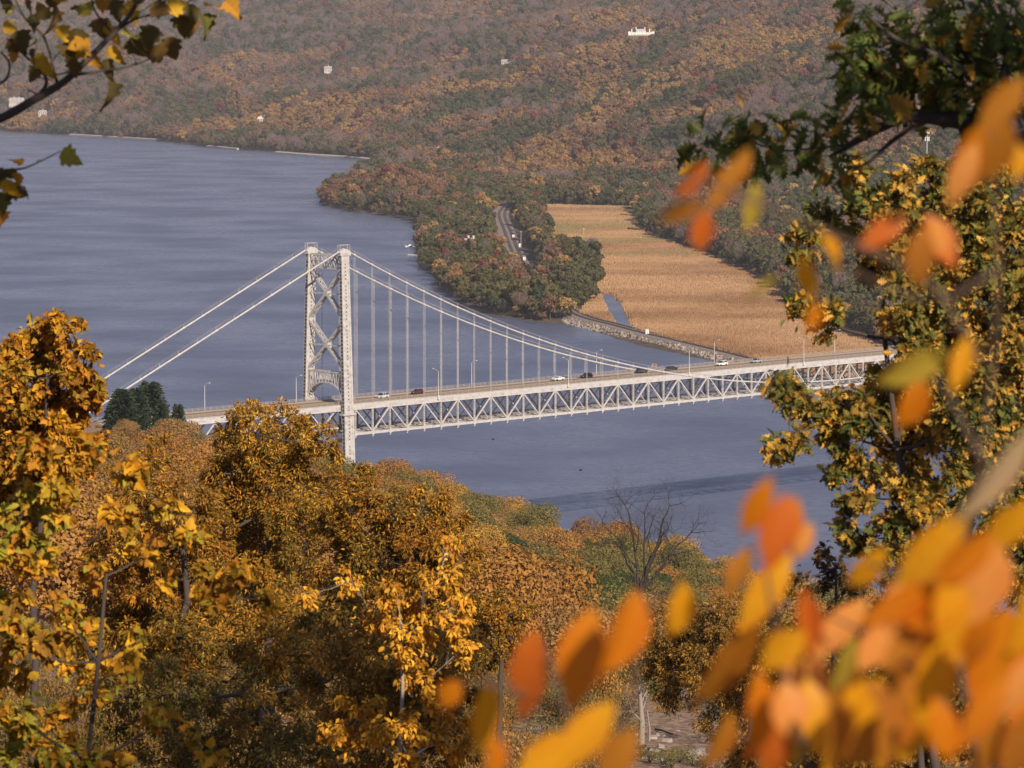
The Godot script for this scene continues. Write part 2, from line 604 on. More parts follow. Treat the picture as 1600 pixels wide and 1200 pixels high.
func far_kinds() -> Array:
	# the meshes that the forest beyond the river is made of: six broadleaved crowns, a bare tree, a conifer
	var out := []
	for k in 6:
		var g := Geo.new()
		var r: float = [6.0, 5.2, 6.8, 5.6, 4.6, 6.2][k]
		var h: float = [14.0, 15.5, 13.0, 16.5, 13.5, 12.0][k]
		crown_geo(100 + k, 900, 0.85, r, h * 0.26, h, 7 + k % 3, g)
		var t := Geo.new()
		trunk_geo(t, h, 0.28, h * 0.3, r, 3)
		var m := g.mesh(tints_white)
		out.append(t.put(m, pale_bark if k % 2 else bark))
	for k in 2:
		rng.seed = 130 + k
		var g := Geo.new()
		for j in 420:      # the haze of fine twigs of a bare crown
			var d := ball()
			var p := Vector3(d.x * 4.2, 10.0 + d.y * 5.0, d.z * 4.2)
			var u := (Vector3(d.x, 1.1, d.z) + ball() * 0.5).normalized() * rng.randf_range(0.7, 1.5)
			var w := u.cross(ball()).normalized() * 0.10
			g.quad(p - w, p + w, p + u + w * 0.5, p + u - w * 0.5)
		var t := Geo.new()
		trunk_geo(t, 14.0, 0.26, 5.0, 4.0, 6)
		out.append(t.put(g.mesh(tints_white), pale_bark))
	var c := Geo.new()
	var ct := Geo.new()
	conifer_geo(c, ct, 140, 15.0, 3.4, 22, 7)
	out.append(ct.put(c.mesh(tints_white), bark))
	return out

const RUSSET := Color(0.19, 0.105, 0.062)
const ORANGE := Color(0.275, 0.145, 0.056)
const GOLD := Color(0.36, 0.22, 0.075)
const OLIVE := Color(0.125, 0.108, 0.040)
const GREEN := Color(0.055, 0.072, 0.032)
const PINE := Color(0.036, 0.052, 0.028)
const MAUVE := Color(0.22, 0.15, 0.135)
const CRIMSON := Color(0.17, 0.045, 0.035)

func blocked(p: Vector2, gap: float) -> bool:
	if gap < 1.0:
		return true
	if p.y < 2330.0 and p.x < 165.0:
		return true
	if p.y < 4000.0:
		if Geometry2D.is_point_in_polygon(p, marsh) or Geometry2D.is_point_in_polygon(p, channel):
			return true
		if line_distance(p, track, false) < (6.0 if p.y > 3680.0 else 15.0 if p.y > 2700.0 else 5.0 if p.y > 2325.0 else 15.0):
			return true
	for c in clearings:
		if absf(p.x - c[0] * p.y / c[1]) < c[2] and p.y < c[1] + 12.0 and p.y > c[1] - c[3]:
			return true
	return false

func kind_at(p: Vector2) -> Array:      # [mesh, colour]
	var a := patches.get_noise_2d(p.x * 1.3, p.y * 0.8)
	var b := patches.get_noise_2d(p.x * 0.5 + 4000.0, p.y * 0.35)
	var r := rng.randf()
	var close := p.y < 4050.0
	if r < 0.03:
		return [8, PINE]
	var band := exp(-pow((p.y - 5050.0 - p.x * 0.5) / 240.0, 2.0)) * smoothstep(20.0, 160.0, p.x)
	if rng.randf() < band * 0.6:
		return [rng.randi() % 6, GOLD.lerp(ORANGE, rng.randf() * 0.6)]
	if not close and (b > 0.10 and r < 0.4 or p.y > 6200.0 and r < 0.3):
		return [6 + rng.randi() % 2, MAUVE]
	if r < 0.09:
		return [6 + rng.randi() % 2, MAUVE]
	var c: Color
	if close:
		c = OLIVE.lerp(GREEN, rng.randf() * 0.6) if a * 1.2 + rng.randf_range(-0.25, 0.25) > -0.3 else RUSSET.lerp(ORANGE, rng.randf() * 0.7)
		if rng.randf() < 0.06:
			c = GOLD
		elif rng.randf() < 0.03:
			c = CRIMSON
	else:
		var s := a * 1.15 + b * 0.9 + rng.randf_range(-0.15, 0.15) + 0.09
		if s > 0.16:
			c = GREEN.lerp(OLIVE, rng.randf())
		elif s > -0.06:
			c = OLIVE.lerp(RUSSET, rng.randf())
		elif s > -0.32:
			c = RUSSET.lerp(ORANGE, rng.randf() * 0.7)
		else:
			c = ORANGE.lerp(GOLD, rng.randf())
		if rng.randf() < 0.02:
			c = CRIMSON
	return [rng.randi() % 6, c]

func forest() -> void:
	var kinds := far_kinds()
	var rows := []
	var tints := []
	for k in kinds.size():
		rows.append([])
		tints.append([])
	var fronts := []      # trees that show largest: those on the river's edge
	rng.seed = 900
	var d := 2000.0
	while d < 9800.0:
		var step := 8.6 if d < 4200.0 else 9.6 if d < 6500.0 else 11.0
		var x := -(d * 0.1325 + 70.0)
		while x < d * 0.1325 + 70.0:
			var p := Vector2(x + rng.randf_range(-0.45, 0.45) * step, d + rng.randf_range(-0.45, 0.45) * step)
			x += step
			var gap := river_gap(p.x, p.y)
			if blocked(p, gap):
				continue
			var kind := kind_at(p)
			var s := (0.6 + 0.85 * pow(rng.randf(), 1.5)) * (1.0 if d < 4200.0 else 1.15) * (0.8 + 0.2 * smoothstep(1.0, 25.0, gap))
			var where := Vector3(p.x, far_ground(p.x, p.y, gap), -p.y)
			var t := Transform3D(Basis(Vector3.UP, rng.randf() * TAU).scaled(Vector3(s, s * rng.randf_range(0.9, 1.15), s)), where)
			var c := shade_of(kind[1], 0.14)
			if d < 4200.0 and p.x < 110.0 and kind[0] < 6 and gap < 42.0 and fronts.size() < 170 and absf(p.x) < d * 0.13:
				fronts.append([kind[0], t, c])
			else:
				rows[kind[0]].append(t)
				tints[kind[0]].append(c)
		d += step
	var names := ["autumn_woods", "autumn_woods", "autumn_woods", "autumn_woods", "autumn_woods", "autumn_woods", "bare_woods", "bare_woods", "pine_woods"]
	var says := ["broad crowns of the autumn woods beyond the river", "tall crowns of the autumn woods beyond the river", "spreading crowns of the autumn woods beyond the river", "high domed crowns of the autumn woods beyond the river", "slim crowns of the autumn woods beyond the river", "low crowns of the autumn woods beyond the river", "grey leafless trees among the far woods", "mauve leafless trees among the far woods", "dark conifers scattered in the far woods"]
	for k in kinds.size():
		stuff(names[k], says[k], "woods", kinds[k], rows[k], tints[k])
	# single trees on the wooded point and the shore by the railway
	var paints := {}
	var leafy := {}
	for f in fronts:
		var where: Vector3 = f[1].origin
		var c: Color = f[2]
		var word := "olive green"
		var base := OLIVE
		if c.r > 0.29 and c.g > 0.175:
			word = "golden"; base = GOLD
		elif c.r > 0.22:
			word = "orange"; base = ORANGE
		elif c.r > 0.14 and c.g < 0.08:
			word = "crimson"; base = CRIMSON
		elif c.r > 0.16:
			word = "russet"; base = RUSSET
		elif c.g > c.r:
			word = "green"; base = GREEN
		var place := "on the wooded point" if where.z < -3450.0 else "on the river bank beside the railway" if where.z < -2700.0 else "on the bank where the railway meets the water"
		var tree := thing("shore_tree", "%s %s broadleaved tree %s" % [size_word(f[1].basis.x.length() * 1.08), word, place], "tree", where, 0.0, "%s %s trees %s" % [size_word(f[1].basis.x.length() * 1.08), word, place])
		tree.basis = f[1].basis
		if not paints.has(word):
			paints[word] = leaf_paint(base, 0.35, 0.7, 0.25)
		var key := "%s%d" % [word, f[0]]
		if not leafy.has(key):
			var src: ArrayMesh = kinds[f[0]]
			var crown := ArrayMesh.new()
			crown.add_surface_from_arrays(Mesh.PRIMITIVE_TRIANGLES, src.surface_get_arrays(0))
			crown.surface_set_material(0, paints[word])
			var stem := ArrayMesh.new()
			stem.add_surface_from_arrays(Mesh.PRIMITIVE_TRIANGLES, src.surface_get_arrays(1))
			stem.surface_set_material(0, bark)
			leafy[key] = [crown, stem]
		part("trunk", leafy[key][1], tree)
		part("crown", leafy[key][0], tree)

func size_word(s: float) -> String:
	return "tall" if s > 1.08 else "small" if s < 0.86 else "middling"

func bank_woods() -> void:
	# the wooded slope on this side of the river, below the overlook
	var specs := [["golden", Color(0.46, 0.26, 0.05), 6.0, 14.0], ["orange", Color(0.40, 0.195, 0.045), 5.2, 13.0], ["russet", Color(0.31, 0.155, 0.055), 5.0, 12.5], ["olive green", Color(0.20, 0.165, 0.045), 5.6, 14.0], ["dark green", Color(0.060, 0.078, 0.024), 4.8, 12.0], ["tan", Color(0.36, 0.205, 0.07), 5.0, 13.0], ["crimson", CRIMSON, 3.6, 9.0]]
	var protos := []
	for k in specs.size():
		var s: Array = specs[k]
		var pair := []
		for j in 2:
			var g := Geo.new()
			crown_geo(300 + k * 7 + j, 17000, 0.165, s[2] * 1.12, s[3] * 0.18, s[3], 17 + k % 4, g)
			var t := Geo.new()
			trunk_geo(t, s[3], 0.24, s[3] * 0.3, s[2], 7, 6)
			pair.append([g.mesh(leaf_paint(s[1], 0.4, 0.6, 0.3)), t.mesh(bark if k % 2 else pale_bark), g.mesh(tints_white)])
		protos.append(pair)
	rng.seed = 950
	var singles := 0
	var rows := []
	var tints := []
	for k in 2:
		rows.append([])
		tints.append([])
	var d := 1225.0
	while d > 300.0:
		var step := 12.0
		var x := -d * 0.15
		while x < d * 0.15:
			var p := Vector2(x + rng.randf_range(-0.4, 0.4) * step, d + rng.randf_range(-0.4, 0.4) * step)
			x += step
			var h := near_ground(p.x, p.y)
			if h < 1.5:
				continue
			if p.y > 1040.0 and h > 35.0:     # the bridge's approach stands here
				continue
			var s := rng.randf_range(0.75, 1.38)
			var top := pixel(Vector3(p.x, h + 13.0 * s, -p.y))
			var k := [0, 0, 1, 1, 1, 2, 3, 3, 3, 4, 5][rng.randi() % 11] as int
			if rng.randf() < 0.012 and p.y > 700.0:
				k = 6
			if top.x < 420.0 and rng.randf() < 0.75:
				k = [2, 5, 1][rng.randi() % 3]
			# keep the tower and the deck clear, as they are in the picture
			if top.x > 505.0 and top.x < 585.0 and top.y < 722.0 or top.x > 300.0 and top.x < 560.0 and top.y < 668.0:
				continue
			if top.x <= 300.0 and top.y < 655.0:
				continue
			var seen := (top.x > 700.0 and top.x < 1330.0 and top.y < 1010.0 or top.x > 150.0 and top.x < 700.0 and top.y < 790.0) and p.y < 1180.0
			if seen and singles < 290 and rng.randf() < 0.8:
				singles += 1
				var place := "on the slope below the overlook" if p.y < 620.0 else "by the water's edge under the slope" if h < 42.0 else "on the wooded shoulder below the bridge road" if p.x < -25.0 else "halfway down the slope to the river"
				var tree := thing("bank_tree", "%s %s broadleaved tree %s" % [size_word(s), specs[k][0], place], "tree", Vector3(p.x, h, -p.y), rng.randf() * TAU, "%s %s trees %s" % [size_word(s), specs[k][0], place])
				tree.scale = Vector3(s, s * rng.randf_range(0.9, 1.12), s)
				var pr: Array = protos[k][rng.randi() % 2]
				part("trunk", pr[1], tree)
				part("crown", pr[0], tree)
			else:
				var j := rng.randi() % 2
				rows[j].append(Transform3D(Basis(Vector3.UP, rng.randf() * TAU).scaled(Vector3.ONE * s), Vector3(p.x, h, -p.y)))
				tints[j].append(shade_of(specs[k][1], 0.15))
		d -= step
	for j in 2:
		stuff("slope_woods", ["dense autumn trees filling the slope under the overlook", "autumn trees crowding the lower slope by the river"][j], "woods", protos[j][0][2], rows[j], tints[j])
	# dark pines by the end of the bridge
	var g := Geo.new()
	var t := Geo.new()
	conifer_geo(g, t, 411, 19.0, 6.0, 46, 20, 0.36)
	var needles := g.mesh(leaf_paint(PINE, 0.2, 0.7, 0.25))
	var stem := t.mesh(bark)
	for q in [[192, 608, 880, 0.9], [234, 597, 900, 1.0], [213, 606, 890, 0.8], [252, 630, 870, 0.55], [278, 632, 905, 0.5], [178, 628, 890, 0.6]]:
		var top := at_depth(q[0], q[1], q[2])
		var base := near_ground(top.x, q[2])
		var s: float = clampf((top.y - base) / 19.0, 0.4, 1.6)
		var pine := thing("pine_tree", "dark green pine standing under the bridge cables", "tree", Vector3(top.x, top.y - 19.0 * s, top.z), q[0], "pines under the cables")
		pine.scale = Vector3(q[3], s, q[3])
		part("trunk", stem, pine)
		part("crown", needles, pine)

# ------------------------------------------------------------------ the bridge
# Own axes: x along the span away from the near tower, y up from the river, z towards the downstream side. The cables hang at z = 0 and z = -WIDE.
const WIDE := 16.0
const PANEL := 7.62
const PANELS := 64
const TOP := 108.8           # cable at the tower
const LOW := 50.6            # cable at mid-span
const DECK := 58.3
var bridge: Node3D
var span := PANEL * 63.0 + 9.24

func cable_height(s: float) -> float:
	if s < 0.0:
		return TOP + s * 0.44
	if s > span:
		return TOP - (s - span) * 0.44
	var t := 1.0 - s / (span * 0.5)
	return LOW + (TOP - LOW) * t * t

func on_deck(s: float, z: float, y := DECK) -> Vector3:
	return bridge.transform * Vector3(s, y, z)

func along(px: float, z: float, y := DECK) -> float:      # the place along the span that is seen in that column
	var lo := -140.0
	var hi := 480.0
	for k in 40:
		var m := (lo + hi) * 0.5
		if pixel(on_deck(m, z, y)).x < px:
			lo = m
		else:
			hi = m
	return (lo + hi) * 0.5

func build_bridge() -> void:
	bridge = thing("suspension_bridge", "pale grey steel suspension bridge with lattice tower crossing the river", "bridge", Vector3(-54.25, 0, -1244.8), 0.7696)
	var grime := noise_texture(51, 0.02, [[0.0, Color(0.26, 0.19, 0.15)], [0.22, Color(0.38, 0.345, 0.325)], [0.45, Color(0.48, 0.455, 0.44)], [1.0, Color(0.55, 0.53, 0.52)]])
	var steel := ground_paint(grime, 0.06, 0.55)
	var dark := paint(Color(0.05, 0.045, 0.045), 0.8)
	var asphalt := ground_paint(noise_texture(53, 0.03, [[0.0, Color(0.20, 0.135, 0.085)], [0.5, Color(0.27, 0.185, 0.12)], [1.0, Color(0.34, 0.24, 0.16)]]), 0.07)
	var concrete := ground_paint(noise_texture(54, 0.03, [[0.0, Color(0.28, 0.23, 0.19)], [1.0, Color(0.42, 0.36, 0.31)]]), 0.06)
	tower(0.0, steel, dark)
	tower(span, steel, dark)

	# main cables with their hand ropes
	for z in [0.0, -WIDE]:
		var g := Geo.new()
		var path := []
		var rad := []
		for k in 133:
			var s := -140.0 + (span + 280.0) * k / 132.0
			path.append(Vector3(s, cable_height(s), z))
			rad.append(0.30)
		g.tube(path, rad, 8)
		var cable := part("main_cable", g.mesh(steel), bridge)
		var ropes := Geo.new()
		for o in [-0.45, 0.45]:
			var p := []
			var r := []
			for q in path:
				p.append(q + Vector3(0, 1.25, o))
				r.append(0.035)
			ropes.tube(p, r, 3)
		part("hand_rope", ropes.mesh(steel), cable)
		for k in 18:
			var bands := Geo.new()
			var s := -8.0 - k * 7.6
			bands.tube([Vector3(s, cable_height(s), z), Vector3(s + 0.5, cable_height(s + 0.5), z)], [0.40, 0.40], 8)
			bands.bar(Vector3(s, cable_height(s), z), Vector3(s, cable_height(s) + 1.3, z), 0.08, 0.08)
			part("cable_band", bands.mesh(steel), cable)

	# suspenders, verticals, diagonals and floor beams: one of each in every panel
	var rope_meshes := {}
	var vert := Geo.new()
	vert.box(Vector3(-0.30, 49.0, -0.26), Vector3(-0.14, 56.3, 0.26))
	vert.box(Vector3(0.14, 49.0, -0.26), Vector3(0.30, 56.3, 0.26))
	for y in 8:
		vert.box(Vector3(-0.139, 49.6 + y * 0.85, -0.2), Vector3(0.139, 49.85 + y * 0.85, 0.2))
	var vert_mesh := vert.mesh(steel)
	var down := Geo.new()
	down.bar(Vector3(0.35, 56.2, 0), Vector3(PANEL - 0.35, 49.1, 0), 0.44, 0.36)
	var down_mesh := down.mesh(steel)
	var up := Geo.new()
	up.bar(Vector3(0.35, 49.1, 0), Vector3(PANEL - 0.35, 56.2, 0), 0.44, 0.36)
	var up_mesh := up.mesh(steel)
	var chord := Geo.new()
	chord.box(Vector3(0, 48.0, -0.34), Vector3(PANEL, 48.85, 0.34))
	chord.box(Vector3(-0.45, 47.7, -0.42), Vector3(0.45, 49.4, 0.42))
	chord.box(Vector3(-0.22, 47.1, -0.25), Vector3(0.22, 47.69, 0.25))
	var chord_mesh := chord.mesh(steel)
	var beam := Geo.new()
	beam.box(Vector3(-0.2, 55.6, -WIDE + 0.4), Vector3(0.2, 57.0, -0.4))
	beam.box(Vector3(-0.18, 48.1, -WIDE + 0.4), Vector3(0.18, 48.7, -0.4))
	beam.bar(Vector3(0, 48.6, -0.6), Vector3(0, 55.7, -WIDE * 0.5), 0.25, 0.25, Vector3(1, 0, 0))
	beam.bar(Vector3(0, 48.6, -WIDE + 0.6), Vector3(0, 55.7, -WIDE * 0.5), 0.25, 0.25, Vector3(1, 0, 0))
	var beam_mesh := beam.mesh(steel)
	var wind := Geo.new()
	wind.bar(Vector3(0.2, 48.45, -0.6), Vector3(PANEL - 0.2, 48.45, -WIDE + 0.6), 0.35, 0.3, Vector3.UP)
	wind.bar(Vector3(0.2, 48.4, -WIDE + 0.6), Vector3(PANEL - 0.2, 48.4, -0.6), 0.35, 0.3, Vector3.UP)
	var wind_mesh := wind.mesh(steel)
	for k in PANELS:
		var s := 4.62 + PANEL * k
		for z in [0.0, -WIDE]:
			part("truss_vertical", vert_mesh, bridge, Vector3(s, 0, z))
			if k < PANELS - 1:
				part("truss_diagonal", down_mesh if k % 2 == 0 else up_mesh, bridge, Vector3(s, 0, z))
				part("bottom_chord", chord_mesh, bridge, Vector3(s, 0, z))
			var h := cable_height(s)
			if h > DECK + 0.6:
				var g := Geo.new()
				for o in [-0.22, 0.22]:
					g.tube([Vector3(o, 57.2, 0), Vector3(o, h, 0)], [0.052, 0.052], 5)
				g.tube([Vector3(-0.35, h - 0.05, 0), Vector3(0.35, h - 0.05, 0)], [0.42, 0.42], 8)
				g.bar(Vector3(0, h, 0), Vector3(0, h + 1.3, 0), 0.08, 0.08)
				part("suspender", g.mesh(steel), bridge, Vector3(s, 0, z))
		part("floor_beam", beam_mesh, bridge, Vector3(s, 0, 0))
		if k < PANELS - 1:
			part("wind_bracing", wind_mesh, bridge, Vector3(s, 0, 0))

	# the deck: road slab, pavements, fascia girders, railings, painted lines
	for seg in [[-0.9, span + 0.9, -WIDE + 0.6, -0.6, 57.0], [-150.0, -0.903, -WIDE + 0.6, -0.6, 57.0], [span + 0.903, span + 120.0, -WIDE + 0.6, -0.6, 57.0]]:
		var g := Geo.new()
		g.box(Vector3(seg[0], seg[4], seg[2] + 1.6), Vector3(seg[1], DECK, seg[3] - 1.6))
		part("road_slab", g.mesh(asphalt), bridge)
		for side in 2:
			g = Geo.new()
			var a: float = seg[2] if side else seg[3] - 1.597
			g.box(Vector3(seg[0], seg[4] + 0.1, a), Vector3(seg[1], DECK + 0.16, a + 1.597))
			part("footway", g.mesh(concrete), bridge)
			g = Geo.new()
			var z := -WIDE - 0.05 if side else -0.55
			g.box(Vector3(seg[0], 56.4, z), Vector3(seg[1], DECK - 0.15, z + 0.6))
			g.box(Vector3(seg[0], 56.25, z - 0.1), Vector3(seg[1], 56.397, z + 0.7))
			part("fascia_girder", g.mesh(steel), bridge)
			g = Geo.new()
			var rz := z + 0.3
			for y in [0.45, 0.75, 1.05]:
				g.box(Vector3(seg[0], DECK + y, rz - 0.04), Vector3(seg[1], DECK + y + 0.09, rz + 0.04))
			g.box(Vector3(seg[0], DECK - 0.15, rz - 0.14), Vector3(seg[1], DECK + 0.18, rz + 0.14))
			var s: float = seg[0] + 0.4
			while s < seg[1]:
				g.box(Vector3(s - 0.07, DECK + 0.18, rz - 0.06), Vector3(s + 0.07, DECK + 1.15, rz + 0.06))
				s += 2.54
			part("railing", g.mesh(concrete), bridge)
		g = Geo.new()
		for o in [-0.16, 0.16]:
			g.box(Vector3(seg[0], DECK + 0.001, -WIDE * 0.5 + o - 0.07), Vector3(seg[1], DECK + 0.006, -WIDE * 0.5 + o + 0.07))
		part("centre_line", g.mesh(paint(Color(0.75, 0.47, 0.08), 0.7)), bridge)
		g = Geo.new()
		for o in [-5.2, 5.2]:
			g.box(Vector3(seg[0], DECK + 0.001, -WIDE * 0.5 + o - 0.07), Vector3(seg[1], DECK + 0.006, -WIDE * 0.5 + o + 0.07))
		part("edge_line", g.mesh(paint(Color(0.7, 0.68, 0.64), 0.7)), bridge)
	# piers and lattice under the land spans
	for k in 7:
		var g := Geo.new()
		var s := -21.0 - k * 20.0
		for z in [-1.2, -WIDE + 1.2]:
			g.box(Vector3(s - 0.6, 20.0, z - 0.6), Vector3(s + 0.6, 56.2, z + 0.6))
		g.bar(Vector3(s, 55.0, -1.5), Vector3(s, 40.0, -WIDE + 1.5), 0.4, 0.4)
		g.bar(Vector3(s, 40.0, -1.5), Vector3(s, 55.0, -WIDE + 1.5), 0.4, 0.4)
		g.box(Vector3(s - 0.4, 55.0, -WIDE + 1.8), Vector3(s + 0.4, 56.9, -1.8))
		part("approach_pier", g.mesh(steel), bridge)
	for z in [-0.6, -WIDE + 0.6]:
		var g := Geo.new()
		for k in 13:
			var s := -4.0 - k * 10.0
			g.bar(Vector3(s, 56.1, z), Vector3(s - 5.0, 51.0, z), 0.4, 0.35)
			g.bar(Vector3(s - 5.0, 51.0, z), Vector3(s - 10.0, 56.1, z), 0.4, 0.35)
		g.box(Vector3(-135.0, 50.5, z - 0.25), Vector3(-2.2, 51.0, z + 0.25))
		part("approach_truss", g.mesh(steel), bridge)

func tower(s: float, steel: Material, dark: Material) -> void:
	var t := Node3D.new()
	t.name = "tower"
	bridge.add_child(t, true)
	t.position.x = s
	var lean := 0.0317
	var zs := func(side: int, y: float) -> float:      # where a leg stands at that height
		var o := (TOP - y) * lean
		return o if side == 0 else -WIDE - o
	var half := func(y: float) -> float: return lerpf(2.35, 1.62, y / TOP)
	for side in 2:
		var g := Geo.new()
		var ys := [4.0, 30.0, 56.0, 80.0, TOP - 2.2]
		for k in 4:
			for q in [[-1.0, 1.0, 0.52], [-1.0, -0.62, 0.70], [0.62, 1.0, 0.70], [-0.30, -0.22, 0.62], [0.22, 0.30, 0.62]]:
				var p := []
				for y in [ys[k], ys[k + 1]]:
					var h: float = half.call(y)
					var z: float = zs.call(side, y)
					p.append_array([Vector3(q[0] * h, y, z - q[2]), Vector3(q[1] * h, y, z - q[2]), Vector3(q[1] * h, y, z + q[2]), Vector3(q[0] * h, y, z + q[2])])
				g.hexa(p)
		part("leg", g.mesh(steel), t)
		# hand holes down the middle of each face and the lacing of the narrow faces
		g = Geo.new()
		var y := 8.0
		var k := 0
		while y < TOP - 5.0:
			var z: float = zs.call(side, y)
			var h: float = half.call(y)
			if k % 11 != 10:
				for o in [-0.54, 0.54]:
					g.box(Vector3(-0.17, y, z + o - 0.02), Vector3(0.17, y + 0.5, z + o + 0.02))
			for o in [-1.0, 1.0]:
				g.box(Vector3(o * h - 0.02, y, z - 0.42), Vector3(o * h + 0.02, y + 0.62, z + 0.42))
			y += 1.18
			k += 1
		part("hand_holes", g.mesh(dark), t)
		g = Geo.new()
		g.box(Vector3(-2.2, TOP - 2.2, zs.call(side, TOP) - 0.95), Vector3(2.2, TOP - 1.2, zs.call(side, TOP) + 0.95))
		var arc := []
		for a in 9:
			arc.append(Vector3(-2.3 + 4.6 * a / 8.0, TOP - 0.75 + 0.75 * sin(PI * a / 8.0), zs.call(side, TOP)))
		for a in 8:
			var c0: Vector3 = arc[a]
			var c1: Vector3 = arc[a + 1]
			g.hexa([Vector3(c0.x, TOP - 1.197, c0.z - 0.7), Vector3(c1.x, TOP - 1.197, c1.z - 0.7), Vector3(c1.x, TOP - 1.197, c1.z + 0.7), Vector3(c0.x, TOP - 1.197, c0.z + 0.7),
				c0 + Vector3(0, 0, -0.7), c1 + Vector3(0, 0, -0.7), c1 + Vector3(0, 0, 0.7), c0 + Vector3(0, 0, 0.7)])
		for a in [-2.1, 2.1]:
			g.box(Vector3(a - 0.06, TOP - 0.3, arc[0].z - 0.6), Vector3(a + 0.06, TOP + 1.3, arc[0].z - 0.48))
			g.box(Vector3(a - 0.06, TOP - 0.3, arc[0].z + 0.48), Vector3(a + 0.06, TOP + 1.3, arc[0].z + 0.6))
		for o in [-0.54, 0.54]:
			g.box(Vector3(-2.1, TOP + 1.2, arc[0].z + o - 0.05), Vector3(2.1, TOP + 1.3, arc[0].z + o + 0.05))
		part("saddle", g.mesh(steel), t)
		g = Geo.new()
		g.box(Vector3(-2.75, 55.0, zs.call(side, 55.0) - 1.1), Vector3(2.75, 55.6, zs.call(side, 55.0) + 1.1))
		part("ledge", g.mesh(steel), t)
		g = Geo.new()
		g.box(Vector3(-5.0, -6.0, zs.call(side, 4.0) - 4.0), Vector3(5.0, 3.997, zs.call(side, 4.0) + 4.0))
		part("pier", g.mesh(steel), t)
	# two crossed bays, each of laced members, with a thin strut through the middle
	for bay in [[102.0, 86.0], [85.0, 69.5]]:
		for dir in 2:
			var a := Vector3(0, bay[dir], zs.call(0, bay[dir]) - 0.5)
			var b := Vector3(0, bay[1 - dir], zs.call(1, bay[1 - dir]) + 0.5)
			var g := Geo.new()
			for o in [-0.85, 0.85]:
				var off := Vector3(o, 0, 0)
				g.bar(a + off, b + off, 0.75, 0.18, Vector3(1, 0, 0))
			var count := 15
			for k in count:
				var p := a.lerp(b, float(k) / count)
				var q := a.lerp(b, float(k + 1) / count)
				var o := 0.75 if k % 2 else -0.75
				g.bar(p + Vector3(o, 0.02, 0), q + Vector3(-o, 0.02, 0), 0.2, 0.14, Vector3(0, 1, 0))
				g.bar(p + Vector3(-o, -0.3, 0), q + Vector3(o, -0.3, 0), 0.2, 0.14, Vector3(0, 1, 0))
			part("cross_brace", g.mesh(steel), t)
		var y: float = (bay[0] + bay[1]) * 0.5
		var g := Geo.new()
		for o in [-0.7, 0.7]:
			g.bar(Vector3(o, y, zs.call(0, y)), Vector3(o, y, zs.call(1, y)), 0.3, 0.22, Vector3(1, 0, 0))
		g.box(Vector3(-0.95, y - 0.9, -WIDE * 0.5 - 1.0), Vector3(0.95, y + 0.9, -WIDE * 0.5 + 1.0))
		part("strut", g.mesh(steel), t)
	# the top portal, a lattice beam
	var g := Geo.new()
	for y in [106.6, 102.3]:
		for o in [-0.9, 0.9]:
			g.bar(Vector3(o, y, zs.call(0, y) - 0.4), Vector3(o, y, zs.call(1, y) + 0.4), 0.55, 0.3, Vector3(1, 0, 0))
	for o in [-0.9, 0.9]:
		for k in 6:
			var z0 := -0.8 - k * 2.4
			g.bar(Vector3(o, 102.5, z0), Vector3(o, 106.4, z0 - 2.4), 0.26, 0.2, Vector3(1, 0, 0))
			g.bar(Vector3(o, 106.4, z0), Vector3(o, 102.5, z0 - 2.4), 0.26, 0.2, Vector3(1, 0, 0))
	for k in 8:
		g.bar(Vector3(-0.9, 102.4, -0.8 - k * 2.05), Vector3(0.9, 102.4, -0.8 - (k + 1) * 2.05), 0.2, 0.15, Vector3.UP)
		g.bar(Vector3(-0.9, 106.6, -0.8 - k * 2.05), Vector3(0.9, 106.6, -0.8 - (k + 1) * 2.05), 0.2, 0.15, Vector3.UP)
	part("top_portal", g.mesh(steel), t)
	# the arched portal over the road
	g = Geo.new()
	for o in [-1.1, 1.1]:
		g.bar(Vector3(o, 68.6, zs.call(0, 68.6)), Vector3(o, 68.6, zs.call(1, 68.6)), 0.5, 0.3, Vector3(1, 0, 0))
		var last := Vector3.ZERO
		for k in 19:
			var a := PI * k / 18.0
			var p := Vector3(o, 58.6 + 6.6 * sin(a), -WIDE * 0.5 + (WIDE * 0.5 + 1.2) * cos(a))
			if k > 0:
				g.bar(last, p, 0.5, 0.35, Vector3(1, 0, 0))
			if k > 0 and k < 18:
				var up := Vector3(o, 68.4, p.z + (0.7 if k % 2 else -0.7))
				g.bar(p, up, 0.22, 0.2, Vector3(1, 0, 0))
				g.bar(p, Vector3(o, 68.4, p.z - (0.9 if k % 2 else -0.9)), 0.16, 0.15, Vector3(1, 0, 0))
			last = p
	for k in 18:
		var a := PI * (k + 0.5) / 18.0
		var b := PI * (k + 1.5) / 18.0
		g.bar(Vector3(-1.1, 58.6 + 6.6 * sin(a), -WIDE * 0.5 + (WIDE * 0.5 + 1.2) * cos(a)), Vector3(1.1, 58.6 + 6.6 * sin(b), -WIDE * 0.5 + (WIDE * 0.5 + 1.2) * cos(b)), 0.45, 0.15, Vector3(0, 1, 0.2))
	part("arch_portal", g.mesh(steel), t)
	# bracing under the deck
	g = Geo.new()
	g.bar(Vector3(0, 46.5, zs.call(0, 46.5)), Vector3(0, 46.5, zs.call(1, 46.5)), 1.0, 1.2, Vector3(1, 0, 0))
	g.bar(Vector3(0, 45.0, zs.call(0, 45.0)), Vector3(0, 10.0, zs.call(1, 10.0)), 0.8, 0.8, Vector3(1, 0, 0))
	g.bar(Vector3(0, 10.0, zs.call(0, 10.0)), Vector3(0, 45.0, zs.call(1, 45.0)), 0.8, 0.8, Vector3(1, 0, 0))
	part("lower_brace", g.mesh(steel), t)

